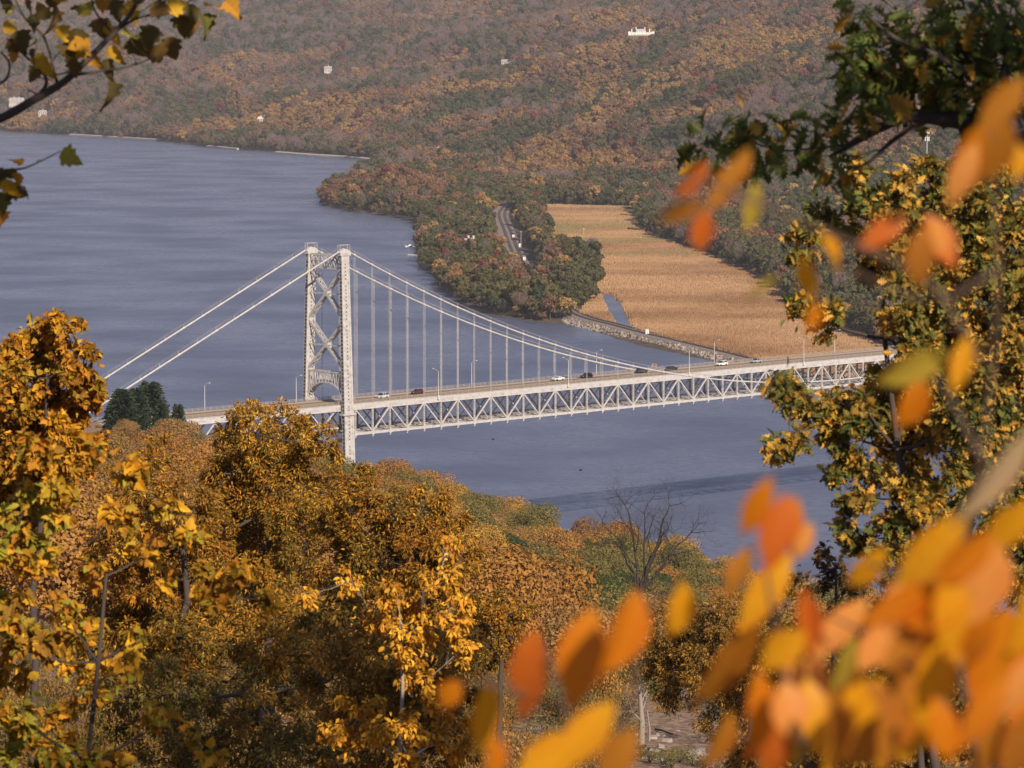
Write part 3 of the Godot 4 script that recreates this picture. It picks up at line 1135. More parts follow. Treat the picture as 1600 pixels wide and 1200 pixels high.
# ------------------------------------------------------------------ on the bridge
func lamps() -> void:
	var metal := paint(Color(0.62, 0.58, 0.55), 0.5)
	var glass := paint(Color(0.85, 0.85, 0.82), 0.3)
	for q in [[320, 1], [463, 1], [685, 0], [737, 1], [888, 0], [932, 1], [1077, 0], [1116, 1], [1256, 0], [1304, 1]]:
		var z: float = -WIDE - 0.55 if q[1] else 0.45
		var s := along(q[0], z, DECK)
		var lamp := thing("street_lamp", "tall pale lamp post with curved arm on the bridge's %s railing" % ["downstream", "upstream"][q[1]], "street lamp", on_deck(s, z), bridge.rotation.y, "lamp posts along the bridge")
		var g := Geo.new()
		g.tube([Vector3(0, -0.9, 0), Vector3(0, 4, 0), Vector3(0, 8.2, 0)], [0.13, 0.10, 0.07], 7)
		g.box(Vector3(-0.25, -1.0, -0.25), Vector3(0.25, 0.3, 0.25))
		part("pole", g.mesh(metal), lamp)
		var w: float = 1.0 if q[1] else -1.0
		g = Geo.new()
		g.tube([Vector3(0, 8.1, 0), Vector3(0, 8.7, w * 0.9), Vector3(0, 8.95, w * 2.2)], [0.06, 0.05, 0.05], 5)
		part("arm", g.mesh(metal), lamp)
		g = Geo.new()
		g.tube([Vector3(0, 8.95, w * 2.0), Vector3(0, 8.98, w * 2.4), Vector3(0, 8.92, w * 2.85)], [0.08, 0.2, 0.1], 7)
		part("lamp_head", g.mesh(glass), lamp)

func car(px: float, py: float, col: Color, label: String, tall: bool, heading: float, pickup := false) -> void:
	var p := bridge.transform.affine_inverse() * on_level(px, py, DECK)
	p.z = clampf(p.z, -WIDE + 4.2, -4.2)
	var c := thing("passing_car", label, "car", on_deck(p.x, p.z), bridge.rotation.y + heading, "cars crossing the bridge")
	var body := paint(col, 0.25, 0.1)
	body.clearcoat_enabled = true
	body.clearcoat = 0.6
	var glass := paint(Color(0.02, 0.025, 0.03), 0.08)
	var rubber := paint(Color(0.02, 0.02, 0.02), 0.9)
	var h := 1.78 if tall else 1.45
	var prof := [[-2.3, 0.42], [-2.32, 0.8], [-2.2, 0.98], [-1.2, 1.05], [1.9 if not pickup else 0.4, 1.1], [2.25, 1.02], [2.3, 0.45]]
	var g := Geo.new()
	for k in prof.size() - 1:
		var a: Array = prof[k]
		var b: Array = prof[k + 1]
		g.quad(Vector3(a[0], a[1], -0.88), Vector3(b[0], b[1], -0.88), Vector3(b[0], b[1], 0.88), Vector3(a[0], a[1], 0.88))
		g.quad(Vector3(a[0], 0.32, 0.88), Vector3(a[0], a[1], 0.88), Vector3(b[0], b[1], 0.88), Vector3(b[0], 0.32, 0.88))
		g.quad(Vector3(b[0], 0.32, -0.88), Vector3(b[0], b[1], -0.88), Vector3(a[0], a[1], -0.88), Vector3(a[0], 0.32, -0.88))
	g.quad(Vector3(-2.3, 0.32, -0.88), Vector3(2.3, 0.32, -0.88), Vector3(2.3, 0.32, 0.88), Vector3(-2.3, 0.32, 0.88))
	part("body", g.mesh(body), c)
	var back := 0.5 if pickup else 2.0 if tall else 1.7
	g = Geo.new()
	g.hexa([Vector3(-1.15, 1.06, -0.84), Vector3(back, 1.08, -0.84), Vector3(back, 1.08, 0.84), Vector3(-1.15, 1.06, 0.84), Vector3(-0.5, h - 0.08, -0.66), Vector3(back - 0.3, h - 0.08, -0.66), Vector3(back - 0.3, h - 0.08, 0.66), Vector3(-0.5, h - 0.08, 0.66)])
	part("windows", g.mesh(glass), c)
	g = Geo.new()
	g.hexa([Vector3(-0.52, h - 0.078, -0.68), Vector3(back - 0.28, h - 0.078, -0.68), Vector3(back - 0.28, h - 0.078, 0.68), Vector3(-0.52, h - 0.078, 0.68), Vector3(-0.4, h, -0.58), Vector3(back - 0.38, h, -0.58), Vector3(back - 0.38, h, 0.58), Vector3(-0.4, h, 0.58)])
	for x in [-0.1, 0.75]:
		if x < back:
			for z in [-1, 1]:
				g.bar(Vector3(x, 1.07, 0.86 * z), Vector3(x, h - 0.07, 0.69 * z), 0.14, 0.05, Vector3(0, 0, 1))
	part("roof", g.mesh(body), c)
	for x in [-1.4, 1.4]:
		for z in [-0.82, 0.82]:
			var w := Geo.new()
			w.tube([Vector3(x, 0.34, z - 0.12), Vector3(x, 0.34, z + 0.12)], [0.34, 0.34], 12)
			part("wheel", w.mesh(rubber), c)
	for z in [-0.62, 0.62]:
		var w := Geo.new()
		w.box(Vector3(-2.345, 0.66, z - 0.18), Vector3(-2.31, 0.82, z + 0.18))
		part("headlight", w.mesh(paint(Color(0.8, 0.8, 0.78), 0.2)), c)

func traffic() -> void:
	car(597, 622, Color(0.55, 0.56, 0.57), "silver hatchback driving behind the dark red car on the bridge", true, 0.0)
	car(652, 616, Color(0.10, 0.02, 0.022), "dark red car near the tower on the bridge", true, 0.0)
	car(868, 594, Color(0.80, 0.79, 0.76), "small white car on the bridge beside the black car", false, 0.0)
	car(913, 590, Color(0.015, 0.016, 0.018), "black car on the bridge deck next to a lamp post", true, 0.0)
	car(997, 582, Color(0.05, 0.06, 0.08), "dark grey car where the cable meets the deck", true, PI)
	car(1047, 578, Color(0.03, 0.035, 0.045), "low dark blue car beyond the cable on the bridge", false, PI)
	car(1127, 571, Color(0.85, 0.84, 0.81), "white estate car in mid-span on the bridge", true, 0.0)
	car(1181, 567, Color(0.38, 0.39, 0.40), "grey pickup truck on the bridge farther than the white estate car", true, PI, true)

# ------------------------------------------------------------------ houses, boats, poles
func house(px: float, py: float, wide: float, deep: float, floors: int, wall: Color, roof: Color, label: String, chimneys: int, turn := 0.0, gables := 0, lift := 0.0, open := 140.0) -> void:
	var at := on_ground(px, py, 2900.0, 2.0)
	clearings.append([at.x, -at.z, wide * 0.75, open])
	var h := thing("house", label, "house", at + Vector3(0, lift + 2.0, 0), turn, "houses in the woods")
	var eave := floors * 3.1 + 0.6
	var wm := paint(wall, 0.8)
	var rm := paint(roof, 0.85)
	var g := Geo.new()
	g.box(Vector3(-wide / 2, -6, -deep / 2), Vector3(wide / 2, eave, deep / 2))
	part("wall", g.mesh(wm), h)
	g = Geo.new()
	var o := 0.5
	var ridge := eave + deep * 0.36
	var e := [Vector3(-wide / 2 - o, eave, -deep / 2 - o), Vector3(wide / 2 + o, eave, -deep / 2 - o), Vector3(wide / 2 + o, eave, deep / 2 + o), Vector3(-wide / 2 - o, eave, deep / 2 + o), Vector3(-wide / 2 - o + 1.5, ridge, 0), Vector3(wide / 2 + o - 1.5, ridge, 0)]
	g.quad(e[3], e[2], e[5], e[4])
	g.quad(e[1], e[0], e[4], e[5])
	g.tri(e[0], e[3], e[4])
	g.tri(e[2], e[1], e[5])
	g.quad(e[0], e[1], e[2], e[3])
	var rf := part("roof", g.mesh(rm), h)
	for k in chimneys:
		g = Geo.new()
		var x := lerpf(-wide * 0.32, wide * 0.32, (k + 0.5) / chimneys)
		g.box(Vector3(x - 0.7, eave, -0.6), Vector3(x + 0.7, ridge + 1.8, 0.6))
		g.box(Vector3(x - 0.85, ridge + 1.803, -0.75), Vector3(x + 0.85, ridge + 2.1, 0.75))
		part("chimney", g.mesh(wm), rf)
	for k in gables:
		g = Geo.new()
		var x := lerpf(-wide * 0.5, wide * 0.5, (k + 0.5) / gables)
		var zf := deep / 2 + 1.2
		g.box(Vector3(x - 2.2, -4, 0.5), Vector3(x + 2.2, eave + 0.6, zf))
		g.tri(Vector3(x - 2.2, eave + 0.603, zf), Vector3(x, eave + 3.2, zf), Vector3(x + 2.2, eave + 0.603, zf))
		part("gable", g.mesh(wm), h)
		g = Geo.new()
		g.quad(Vector3(x - 2.5, eave + 0.4, zf + 0.3), Vector3(x, eave + 3.4, zf + 0.3), Vector3(x, eave + 3.4, 0), Vector3(x - 2.5, eave + 0.4, 0))
		g.quad(Vector3(x, eave + 3.4, zf + 0.3), Vector3(x + 2.5, eave + 0.4, zf + 0.3), Vector3(x + 2.5, eave + 0.4, 0), Vector3(x, eave + 3.4, 0))
		part("gable_roof", g.mesh(rm), h)
	var pane := paint(Color(0.03, 0.035, 0.04), 0.15)
	var wg := Geo.new()
	wg.box(Vector3(-0.65, 0, -0.06), Vector3(0.65, 1.7, 0.06))
	var wmesh := wg.mesh(pane)
	var n := maxi(2, int(wide / 3.2))
	for f in floors:
		for k in n:
			part("window", wmesh, h, Vector3(lerpf(-wide / 2, wide / 2, (k + 0.5) / n), 1.0 + f * 3.1, deep / 2 + 0.02 + (1.2 if gables else 0.0) * (1.0 if gables and absf(fposmod((k + 0.5) / n * gables, 1.0) - 0.5) * wide / gables < 2.0 else 0.0)))
	var d := Geo.new()
	d.box(Vector3(-0.6, 0, -0.05), Vector3(0.6, 2.3, 0.08))
	part("door", d.mesh(paint(Color(0.12, 0.08, 0.06), 0.6)), h, Vector3(wide * 0.04, 0, deep / 2 + 0.02))

func mansion() -> void:
	var at := on_ground(1001, 60, 3000.0, 0.0)
	clearings.append([at.x, -at.z, 30.0, 300.0])
	var m := thing("mansion", "long white mansion with four chimneys high on the wooded hillside", "mansion", at + Vector3(0, 5.0, 0), 0.12)
	var sc := -at.z / 6040.0      # metres to a photograph pixel at that distance
	var white := paint(Color(0.78, 0.72, 0.66), 0.8)
	var slate := paint(Color(0.45, 0.40, 0.38), 0.8)
	var pane := paint(Color(0.03, 0.035, 0.045), 0.2)
	var g := Geo.new()
	g.box(Vector3(-7.5 * sc, -8, -5), Vector3(7.5 * sc, 6.0 * sc, 5))
	part("wall", g.mesh(white), m)
	for s in [-1, 1]:
		g = Geo.new()
		var a: float = 7.503 * sc * s
		var b: float = 17.0 * sc * s
		g.box(Vector3(minf(a, b), -8, -4), Vector3(maxf(a, b), 4.8 * sc, 6))
		part("wing", g.mesh(white), m)
		g = Geo.new()
		a = 17.003 * sc * s
		b = 20.5 * sc * s
		g.box(Vector3(minf(a, b), -8, -5), Vector3(maxf(a, b), 5.6 * sc, 7))
		part("end_pavilion", g.mesh(white), m)
	g = Geo.new()
	var y := 6.0 * sc + 0.003
	g.hexa([Vector3(-7.8 * sc, y, -5.5), Vector3(7.8 * sc, y, -5.5), Vector3(7.8 * sc, y, 5.5), Vector3(-7.8 * sc, y, 5.5), Vector3(-6.8 * sc, y + 3.6 * sc, -1), Vector3(6.8 * sc, y + 3.6 * sc, -1), Vector3(6.8 * sc, y + 3.6 * sc, 1), Vector3(-6.8 * sc, y + 3.6 * sc, 1)])
	var roof := part("roof", g.mesh(slate), m)
	for q in [[-7.2, 12.0], [6.6, 12.0], [-14.0, 9.0], [14.0, 9.5]]:
		g = Geo.new()
		g.box(Vector3((q[0] - 0.6) * sc, 4.0 * sc, -0.9), Vector3((q[0] + 0.6) * sc, q[1] * sc, 0.9))
		g.box(Vector3((q[0] - 0.8) * sc, q[1] * sc + 0.003, -1.1), Vector3((q[0] + 0.8) * sc, q[1] * sc + 0.5, 1.1))
		part("chimney", g.mesh(white), roof)
	var wg := Geo.new()
	wg.box(Vector3(-0.42 * sc, 0, -0.05), Vector3(0.42 * sc, 1.5 * sc, 0.06))
	var wm := wg.mesh(pane)
	for k in 7:
		for f in [0.3, 3.6]:
			if f < 1.0 or k % 2 == 0:
				part("window", wm, m, Vector3((k - 3) * 2.0 * sc, f * sc, 5.02))
	for s in [-1, 1]:
		for k in 4:
			for f in [0.2, 2.8]:
				part("window", wm, m, Vector3((8.8 + k * 2.1) * sc * s, f * sc, 6.02))
	g = Geo.new()
	g.box(Vector3(-22 * sc, -9, 8), Vector3(22 * sc, -0.2, 24))
	part("terrace", g.mesh(paint(Color(0.10, 0.10, 0.05), 0.9)), m)

func settlement() -> void:
	var cream := Color(0.50, 0.45, 0.41)
	var grey := Color(0.35, 0.31, 0.30)
	mansion()
	house(513, 113, 16, 9, 2, cream, grey, "white house high in the far woods above the river bend", 1, 0.2)
	house(699, 122, 17, 10, 2, Color(0.6, 0.56, 0.53), grey, "twin-gabled white house deep in the far woods", 0, 0.0, 2)
	house(790, 104, 15, 9, 2, Color(0.40, 0.34, 0.32), grey, "grey-brown house on the hillside below the mansion", 0, 0.1)
	house(408, 197, 9, 9, 3, cream, Color(0.7, 0.66, 0.62), "narrow three-storey white house above the far shore", 1, -0.3)
	house(308, 199, 15, 8, 1, cream, Color(0.30, 0.14, 0.10), "low white house with a red roof on the far shore", 0, 0.1)
	house(26, 162, 26, 10, 2, Color(0.48, 0.44, 0.42), Color(0.34, 0.31, 0.30), "large white manor with many gables on the far hillside", 2, 0.1, 4)
	house(67, 184, 14, 9, 2, Color(0.5, 0.46, 0.44), grey, "grey house half hidden by trees below the manor", 1, 0.0)
	house(686, 238, 16, 9, 1, Color(0.66, 0.56, 0.46), Color(0.5, 0.44, 0.38), "cream cottage among dark trees behind the wooded point", 1, 0.5)
	house(818, 228, 14, 8, 1, cream, Color(0.5, 0.45, 0.42), "low white house beside a red maple", 0, 0.0)
	house(1320, 266, 15, 9, 2, Color(0.78, 0.72, 0.70), Color(0.34, 0.20, 0.17), "white house with a brown roof on the eastern hillside", 1, 0.2)
	house(736, 392, 12, 7, 2, cream, Color(0.33, 0.31, 0.31), "white boathouse with two chimneys beside the railway", 2, 0.1, 1, 0.0, 150.0)

	# boats and a jetty by the small cove
	var hull := paint(Color(0.8, 0.77, 0.74), 0.4)
	var timber := paint(Color(0.5, 0.42, 0.36), 0.8)
	for q in [[640, 386, 7.5, 0, "white motor boat lying alone off the cove", 0.2], [652, 388, 7.0, 1, "white sailing boat with a bare mast at the outer mooring", 0.1], [659, 394, 6.5, 1, "white sailing boat with a bare mast close to the jetty", -0.2], [669, 390, 6.0, 2, "white cabin boat moored next to the trees", 0.0]]:
		var at := on_level(q[0], q[1])
		var b := thing("sailing_boat" if q[3] == 1 else "motor_boat", q[4], "boat", at, q[5], "boats in the cove")
		var l: float = q[2]
		var g := Geo.new()
		var rim := []
		var keel := []
		for k in 9:
			var f := k / 8.0
			var w := 1.15 * sin(PI * minf(1.0, 0.18 + f * 0.5)) * (1.0 - pow(f, 4.0))
			rim.append([Vector3(lerpf(l / 2, -l / 2, f), 0.8 + 0.4 * f, w), Vector3(lerpf(l / 2, -l / 2, f), 0.8 + 0.4 * f, -w)])
			keel.append(Vector3(lerpf(l / 2, -l / 2 + 0.5, f), -0.3, 0))
		for k in 8:
			g.quad(rim[k][0], rim[k + 1][0], keel[k + 1], keel[k])
			g.quad(rim[k + 1][1], rim[k][1], keel[k], keel[k + 1])
			g.quad(rim[k][0], rim[k][1], rim[k + 1][1], rim[k + 1][0])
		part("hull", g.mesh(hull), b)
		g = Geo.new()
		g.hexa([Vector3(-1.2, 0.9, -0.7), Vector3(1.4, 0.9, -0.7), Vector3(1.4, 0.9, 0.7), Vector3(-1.2, 0.9, 0.7), Vector3(-0.6, 1.9, -0.55), Vector3(1.2, 1.9, -0.55), Vector3(1.2, 1.9, 0.55), Vector3(-0.6, 1.9, 0.55)])
		part("cabin", g.mesh(hull), b)
		if q[3] == 1:
			g = Geo.new()
			g.tube([Vector3(0.2, 0.9, 0), Vector3(0.2, 9.5, 0)], [0.17, 0.12], 6)
			part("mast", g.mesh(hull), b)
			g = Geo.new()
			g.tube([Vector3(0.2, 2.3, 0), Vector3(3.0, 2.4, 0)], [0.14, 0.12], 6)
			part("boom", g.mesh(hull), b)
	var a := on_level(638, 400)
	var e := on_level(672, 401)
	var jetty := thing("jetty", "narrow wooden jetty on posts reaching into the cove", "jetty", a)
	var deck := Geo.new()
	deck.bar(Vector3(0, 1.0, 0), e - a + Vector3(0, 1.0, 0), 0.3, 2.0, Vector3(0, 0, 1))
	part("walkway", deck.mesh(hull), jetty)
	var stake := Geo.new()
	stake.tube([Vector3(0, -2, 0), Vector3(0, 1.7, 0)], [0.14, 0.14], 6)
	var sm := stake.mesh(timber)
	for k in 6:
		part("post", sm, jetty, (e - a) * (k / 5.0) + Vector3(0, 0, 1.1))

	# poles, signals and cabins along the railway, posts in the marsh
	for q in [[766, 390, 9.0, "wooden utility pole by the white boathouse"], [814, 388, 10.0, "wooden utility pole between the railway and the marsh"]]:
		var at := on_level(q[0], q[1], 2.5)
		var pole := thing("utility_pole", q[3], "pole", at, 0.0, "poles by the railway")
		var g := Geo.new()
		g.tube([Vector3(0, -1, 0), Vector3(0, q[2] * 1.4, 0)], [0.22, 0.16], 6)
		part("post", g.mesh(timber), pole)
		g = Geo.new()
		g.box(Vector3(-1.3, q[2] * 1.3, -0.1), Vector3(1.3, q[2] * 1.3 + 0.2, 0.1))
		part("crossarm", g.mesh(timber), pole)
	for q in [[812.5, 386, "white signal cabin beside the railway at the marsh"], [819, 407, "small white relay box where the trees shade the railway"], [1011, 522, "white equipment box on the embankment by the reeds"], [802, 372, "pale signal hut near the bend of the railway"]]:
		var at := on_level(q[0], q[1], 2.9)
		var d := track_side(at)
		var box_ := thing("equipment_cabin", q[2], "cabin", Vector3(d.x, 2.9, -d.y), 0.1)
		var g := Geo.new()
		g.box(Vector3(-0.9, -0.2, -0.8), Vector3(0.9, 2.6, 0.8))
		part("wall", g.mesh(paint(Color(0.8, 0.78, 0.75), 0.7)), box_)
		g = Geo.new()
		g.box(Vector3(-1.05, 2.603, -0.95), Vector3(1.05, 2.8, 0.95))
		part("roof", g.mesh(paint(Color(0.6, 0.58, 0.56), 0.7)), box_)
		g = Geo.new()
		g.box(Vector3(-0.4, 0, 0.803), Vector3(0.4, 2.0, 0.84))
		part("door", g.mesh(paint(Color(0.45, 0.44, 0.42), 0.7)), box_)
	var nest := on_level(912, 369, 1.9)
	var post := thing("nest_platform", "white-topped nesting platform on a post in the marsh", "post", nest)
	var g := Geo.new()
	g.tube([Vector3(0, -1, 0), Vector3(0, 6.0, 0)], [0.16, 0.13], 6)
	part("post", g.mesh(paint(Color(0.6, 0.52, 0.42), 0.8)), post)
	g = Geo.new()
	g.box(Vector3(-0.8, 6.0, -0.8), Vector3(0.8, 6.25, 0.8))
	for k in 14:
		var r := ball()
		g.bar(Vector3(r.x * 0.8, 6.4 + absf(r.y) * 0.5, r.z * 0.8), Vector3(-r.z * 0.8, 6.5 + absf(r.x) * 0.5, r.x * 0.8), 0.1, 0.1)
	part("platform", g.mesh(paint(Color(0.75, 0.7, 0.62), 0.8)), post)

	# the mast on the eastern hillside
	var foot := on_ground(1448, 262, 3000.0, 0.0)
	var k2 := -foot.z / 6040.0
	clearings.append([foot.x, -foot.z, 8.0, 60.0])
	var mast := thing("radio_mast", "white radio mast with antenna panels above the eastern woods", "mast", foot)
	var tall := 56.0 * k2
	g = Geo.new()
	for c in [Vector2(-0.5, -0.4), Vector2(0.5, -0.4), Vector2(0, 0.5)]:
		g.tube([Vector3(c.x * 1.5, -2, c.y * 1.5), Vector3(c.x, tall, c.y)], [0.13, 0.1], 4)
	var yy := 0.0
	while yy < tall:
		g.bar(Vector3(-0.6, yy, -0.4), Vector3(0.6, yy + 1.5, -0.4), 0.1, 0.1)
		g.bar(Vector3(0.6, yy, -0.4), Vector3(0, yy + 1.5, 0.5), 0.1, 0.1)
		yy += 1.5
	var white := paint(Color(0.75, 0.74, 0.73), 0.5)
	part("lattice", g.mesh(white), mast)
	for q in [0.99, 0.86, 0.8]:
		for j in 5:
			g = Geo.new()
			var aa := TAU * j / 5.0
			g.box(Vector3(cos(aa) * 2.0 - 0.4, tall * q - 2.0, sin(aa) * 2.0 - 0.2), Vector3(cos(aa) * 2.0 + 0.4, tall * q, sin(aa) * 2.0 + 0.2))
			g.bar(Vector3(0, tall * q - 1.0, 0), Vector3(cos(aa) * 2.0, tall * q - 1.0, sin(aa) * 2.0), 0.1, 0.1, Vector3.UP)
			part("antenna_panel", g.mesh(white), mast)

	# the pale retaining wall along the far shore
	var wall := ground_paint(noise_texture(61, 0.05, [[0.0, Color(0.30, 0.25, 0.21)], [1.0, Color(0.55, 0.47, 0.40)]]), 0.05)
	structure("shore_bank", ribbon(smooth_line(flat_line([[108, 212], [180, 216], [245, 220.4]]), 4), -4.0, 0.0, 3.2, 2.2, wall, 4.0))
	structure("shore_bank", ribbon(smooth_line(flat_line([[322, 229.5], [370, 234]]), 4), -3.0, 0.0, 2.4, 1.6, wall, 4.0))
	structure("shore_bank", ribbon(smooth_line(flat_line([[428, 239], [480, 243], [540, 246.5], [584, 251]]), 4), -5.0, 0.0, 2.6, 1.4, wall, 4.0))

	# two birds over the water
	for q in [[770, 687, 600.0, 0.6], [907, 735, 520.0, -0.4]]:
		var bird := thing("bird", "dark bird gliding over the river water", "bird", at_depth(q[0], q[1], q[2]), q[3], "birds over the river")
		var b := Geo.new()
		b.tube([Vector3(-0.28, 0, 0), Vector3(-0.14, 0.01, 0), Vector3(0.06, 0, 0), Vector3(0.3, 0, 0)], [0.015, 0.065, 0.06, 0.02], 6)
		b.quad(Vector3(-0.1, 0.03, 0), Vector3(0.09, 0.03, 0), Vector3(0.12, 0.2, 0.28), Vector3(-0.04, 0.2, 0.3))
		b.quad(Vector3(-0.04, 0.2, 0.3), Vector3(0.12, 0.2, 0.28), Vector3(0.16, 0.16, 0.52), Vector3(0.1, 0.16, 0.55))
		b.quad(Vector3(-0.1, 0.03, 0), Vector3(0.09, 0.03, 0), Vector3(0.12, 0.2, -0.28), Vector3(-0.04, 0.2, -0.3))
		b.quad(Vector3(-0.04, 0.2, -0.3), Vector3(0.12, 0.2, -0.28), Vector3(0.16, 0.16, -0.52), Vector3(0.1, 0.16, -0.55))
		b.quad(Vector3(0.24, 0, 0), Vector3(0.28, 0, 0), Vector3(0.45, 0, 0.09), Vector3(0.45, 0, -0.09))
		part("body", b.mesh(paint(Color(0.02, 0.02, 0.022), 0.7)), bird)

func track_side(p: Vector3) -> Vector2:
	return Vector2(p.x, -p.z)

# ------------------------------------------------------------------ leaves and trees on the overlook
const OAK := [[0.0, 0.015], [0.10, 0.03], [0.19, 0.20], [0.27, 0.07], [0.40, 0.37], [0.46, 0.10], [0.60, 0.40], [0.67, 0.12], [0.81, 0.25], [0.86, 0.09], [1.0, 0.0]]
const MAPLE := [[0.0, 0.02], [0.03, 0.24], [0.11, 0.27], [0.17, 0.44], [0.26, 0.50], [0.34, 0.34], [0.44, 0.40], [0.53, 0.43], [0.58, 0.25], [0.70, 0.24], [0.82, 0.16], [1.0, 0.0]]
const OVAL := [[0.0, 0.01], [0.12, 0.12], [0.3, 0.23], [0.5, 0.27], [0.7, 0.22], [0.88, 0.11], [1.0, 0.0]]
const LANCE := [[0.0, 0.01], [0.3, 0.17], [0.62, 0.16], [1.0, 0.0]]

func leaf_geo(outline: Array, fold: float, droop: float, twist: float) -> Geo:
	# one unit long, from the stalk at the origin along x; folded at the midrib, curled along it
	var g := Geo.new()
	for side in [-1.0, 1.0]:
		for k in outline.size() - 1:
			var p := []
			for j in [k, k + 1]:
				var t: float = outline[j][0]
				var w: float = outline[j][1]
				var y := -droop * t * t
				var a := twist * t
				p.append([Vector3(t, y, 0), Vector3(t - 0.04 * w, y + w * fold, side * w).rotated(Vector3.RIGHT, a)])
			var q := 1.0 + 0.10 * sin(k * 2.3 + side)
			g.col = Color(q, q, q)
			if side > 0:
				g.quad(p[0][0], p[0][1], p[1][1], p[1][0])
			else:
				g.quad(p[0][0], p[1][0], p[1][1], p[0][1])
	return g

func leaf_set(outline: Array) -> Array:
	return [leaf_geo(outline, 0.25, 0.18, 0.2), leaf_geo(outline, 0.5, 0.42, -0.5), leaf_geo(outline, -0.15, 0.05, 0.7), leaf_geo(outline, 0.8, 0.6, 0.3)]

func leaf_turn(dir: Vector3, size: float, up := Vector3.UP) -> Basis:
	var x := dir.normalized()
	var z := x.cross((up + ball() * 1.7).normalized())
	if z.length_squared() < 0.001:
		z = x.cross(Vector3(0.3, 0.2, 0.9))
	z = z.normalized()
	return Basis(x, z.cross(x).normalized(), z) * size

var sunward := Vector3(sin(deg_to_rad(24.0)) * cos(deg_to_rad(29.0)), sin(deg_to_rad(29.0)), cos(deg_to_rad(24.0)) * cos(deg_to_rad(29.0)))

class Crown:
	var rows := []      # [distance, transform, palette index, shape index]

func clump_leaves(c: Crown, centre: Vector3, r: float, count: int, leaf: float, palette: Array, shapes: int, hang: float, bias: int) -> void:
	for k in count:
		var o := ball()
		var p := centre + o * r
		var dir := o.normalized() + Vector3(0, -hang, 0) + ball() * 0.7
		var col := bias if rng.randf() < 0.45 else rng.randi() % palette.size()
		c.rows.append([Vector3(0, EYE, 0).distance_to(p), Transform3D(leaf_turn(dir, leaf * rng.randf_range(0.6, 1.2)), p), col, rng.randi() % shapes])

func hang_crown(tree: Node3D, c: Crown, geos: Array, palette: Array, singles: int, through := 0.38, name_ := "leaf") -> void:
	var chosen := {}
	if singles > 0:
		var order := []
		for k in c.rows.size():
			var q := pixel(c.rows[k][1].origin)
			if q.x > -10 and q.x < 1610 and q.y > -10 and q.y < 1210:
				order.append([c.rows[k][0], k])
		order.sort_custom(func(a, b): return a[0] < b[0])
		for k in mini(singles, order.size()):
			chosen[order[k][1]] = true
	var meshes := {}
	var plain := []
	var base := leaf_paint(Color.WHITE, through)
	for g in geos:
		plain.append(g.mesh(base))
	var rows := []
	var tints := []
	for k in geos.size():
		rows.append([])
		tints.append([])
	for k in c.rows.size():
		var r: Array = c.rows[k]
		if chosen.has(k):
			var key: int = r[2] * 16 + r[3]
			if not meshes.has(key):
				meshes[key] = geos[r[3]].mesh(leaf_paint(palette[r[2]], through))
			var o := part(name_, meshes[key], tree)
			o.transform = tree.transform.affine_inverse() * r[1]
		else:
			rows[r[3]].append(tree.transform.affine_inverse() * r[1])
			tints[r[3]].append(shade_of(palette[r[2]], 0.38))
	for k in geos.size():
		if rows[k].size():
			var o := copies("crown", plain[k], rows[k], tints[k], tree)
			o.set_meta("kind", "stuff")

func curve(a: Vector3, b: Vector3, sag: float, wild: float, n := 5) -> Array:
	var out := []
	for k in n + 1:
		var t := float(k) / n
		out.append(a.lerp(b, t) + Vector3(0, sag * sin(PI * t), 0) + (ball() * wild * sin(PI * t)))
	return out

func taper(r0: float, r1: float, n: int) -> Array:
	var out := []
	for k in n:
		out.append(lerpf(r0, r1, float(k) / (n - 1)))
	return out

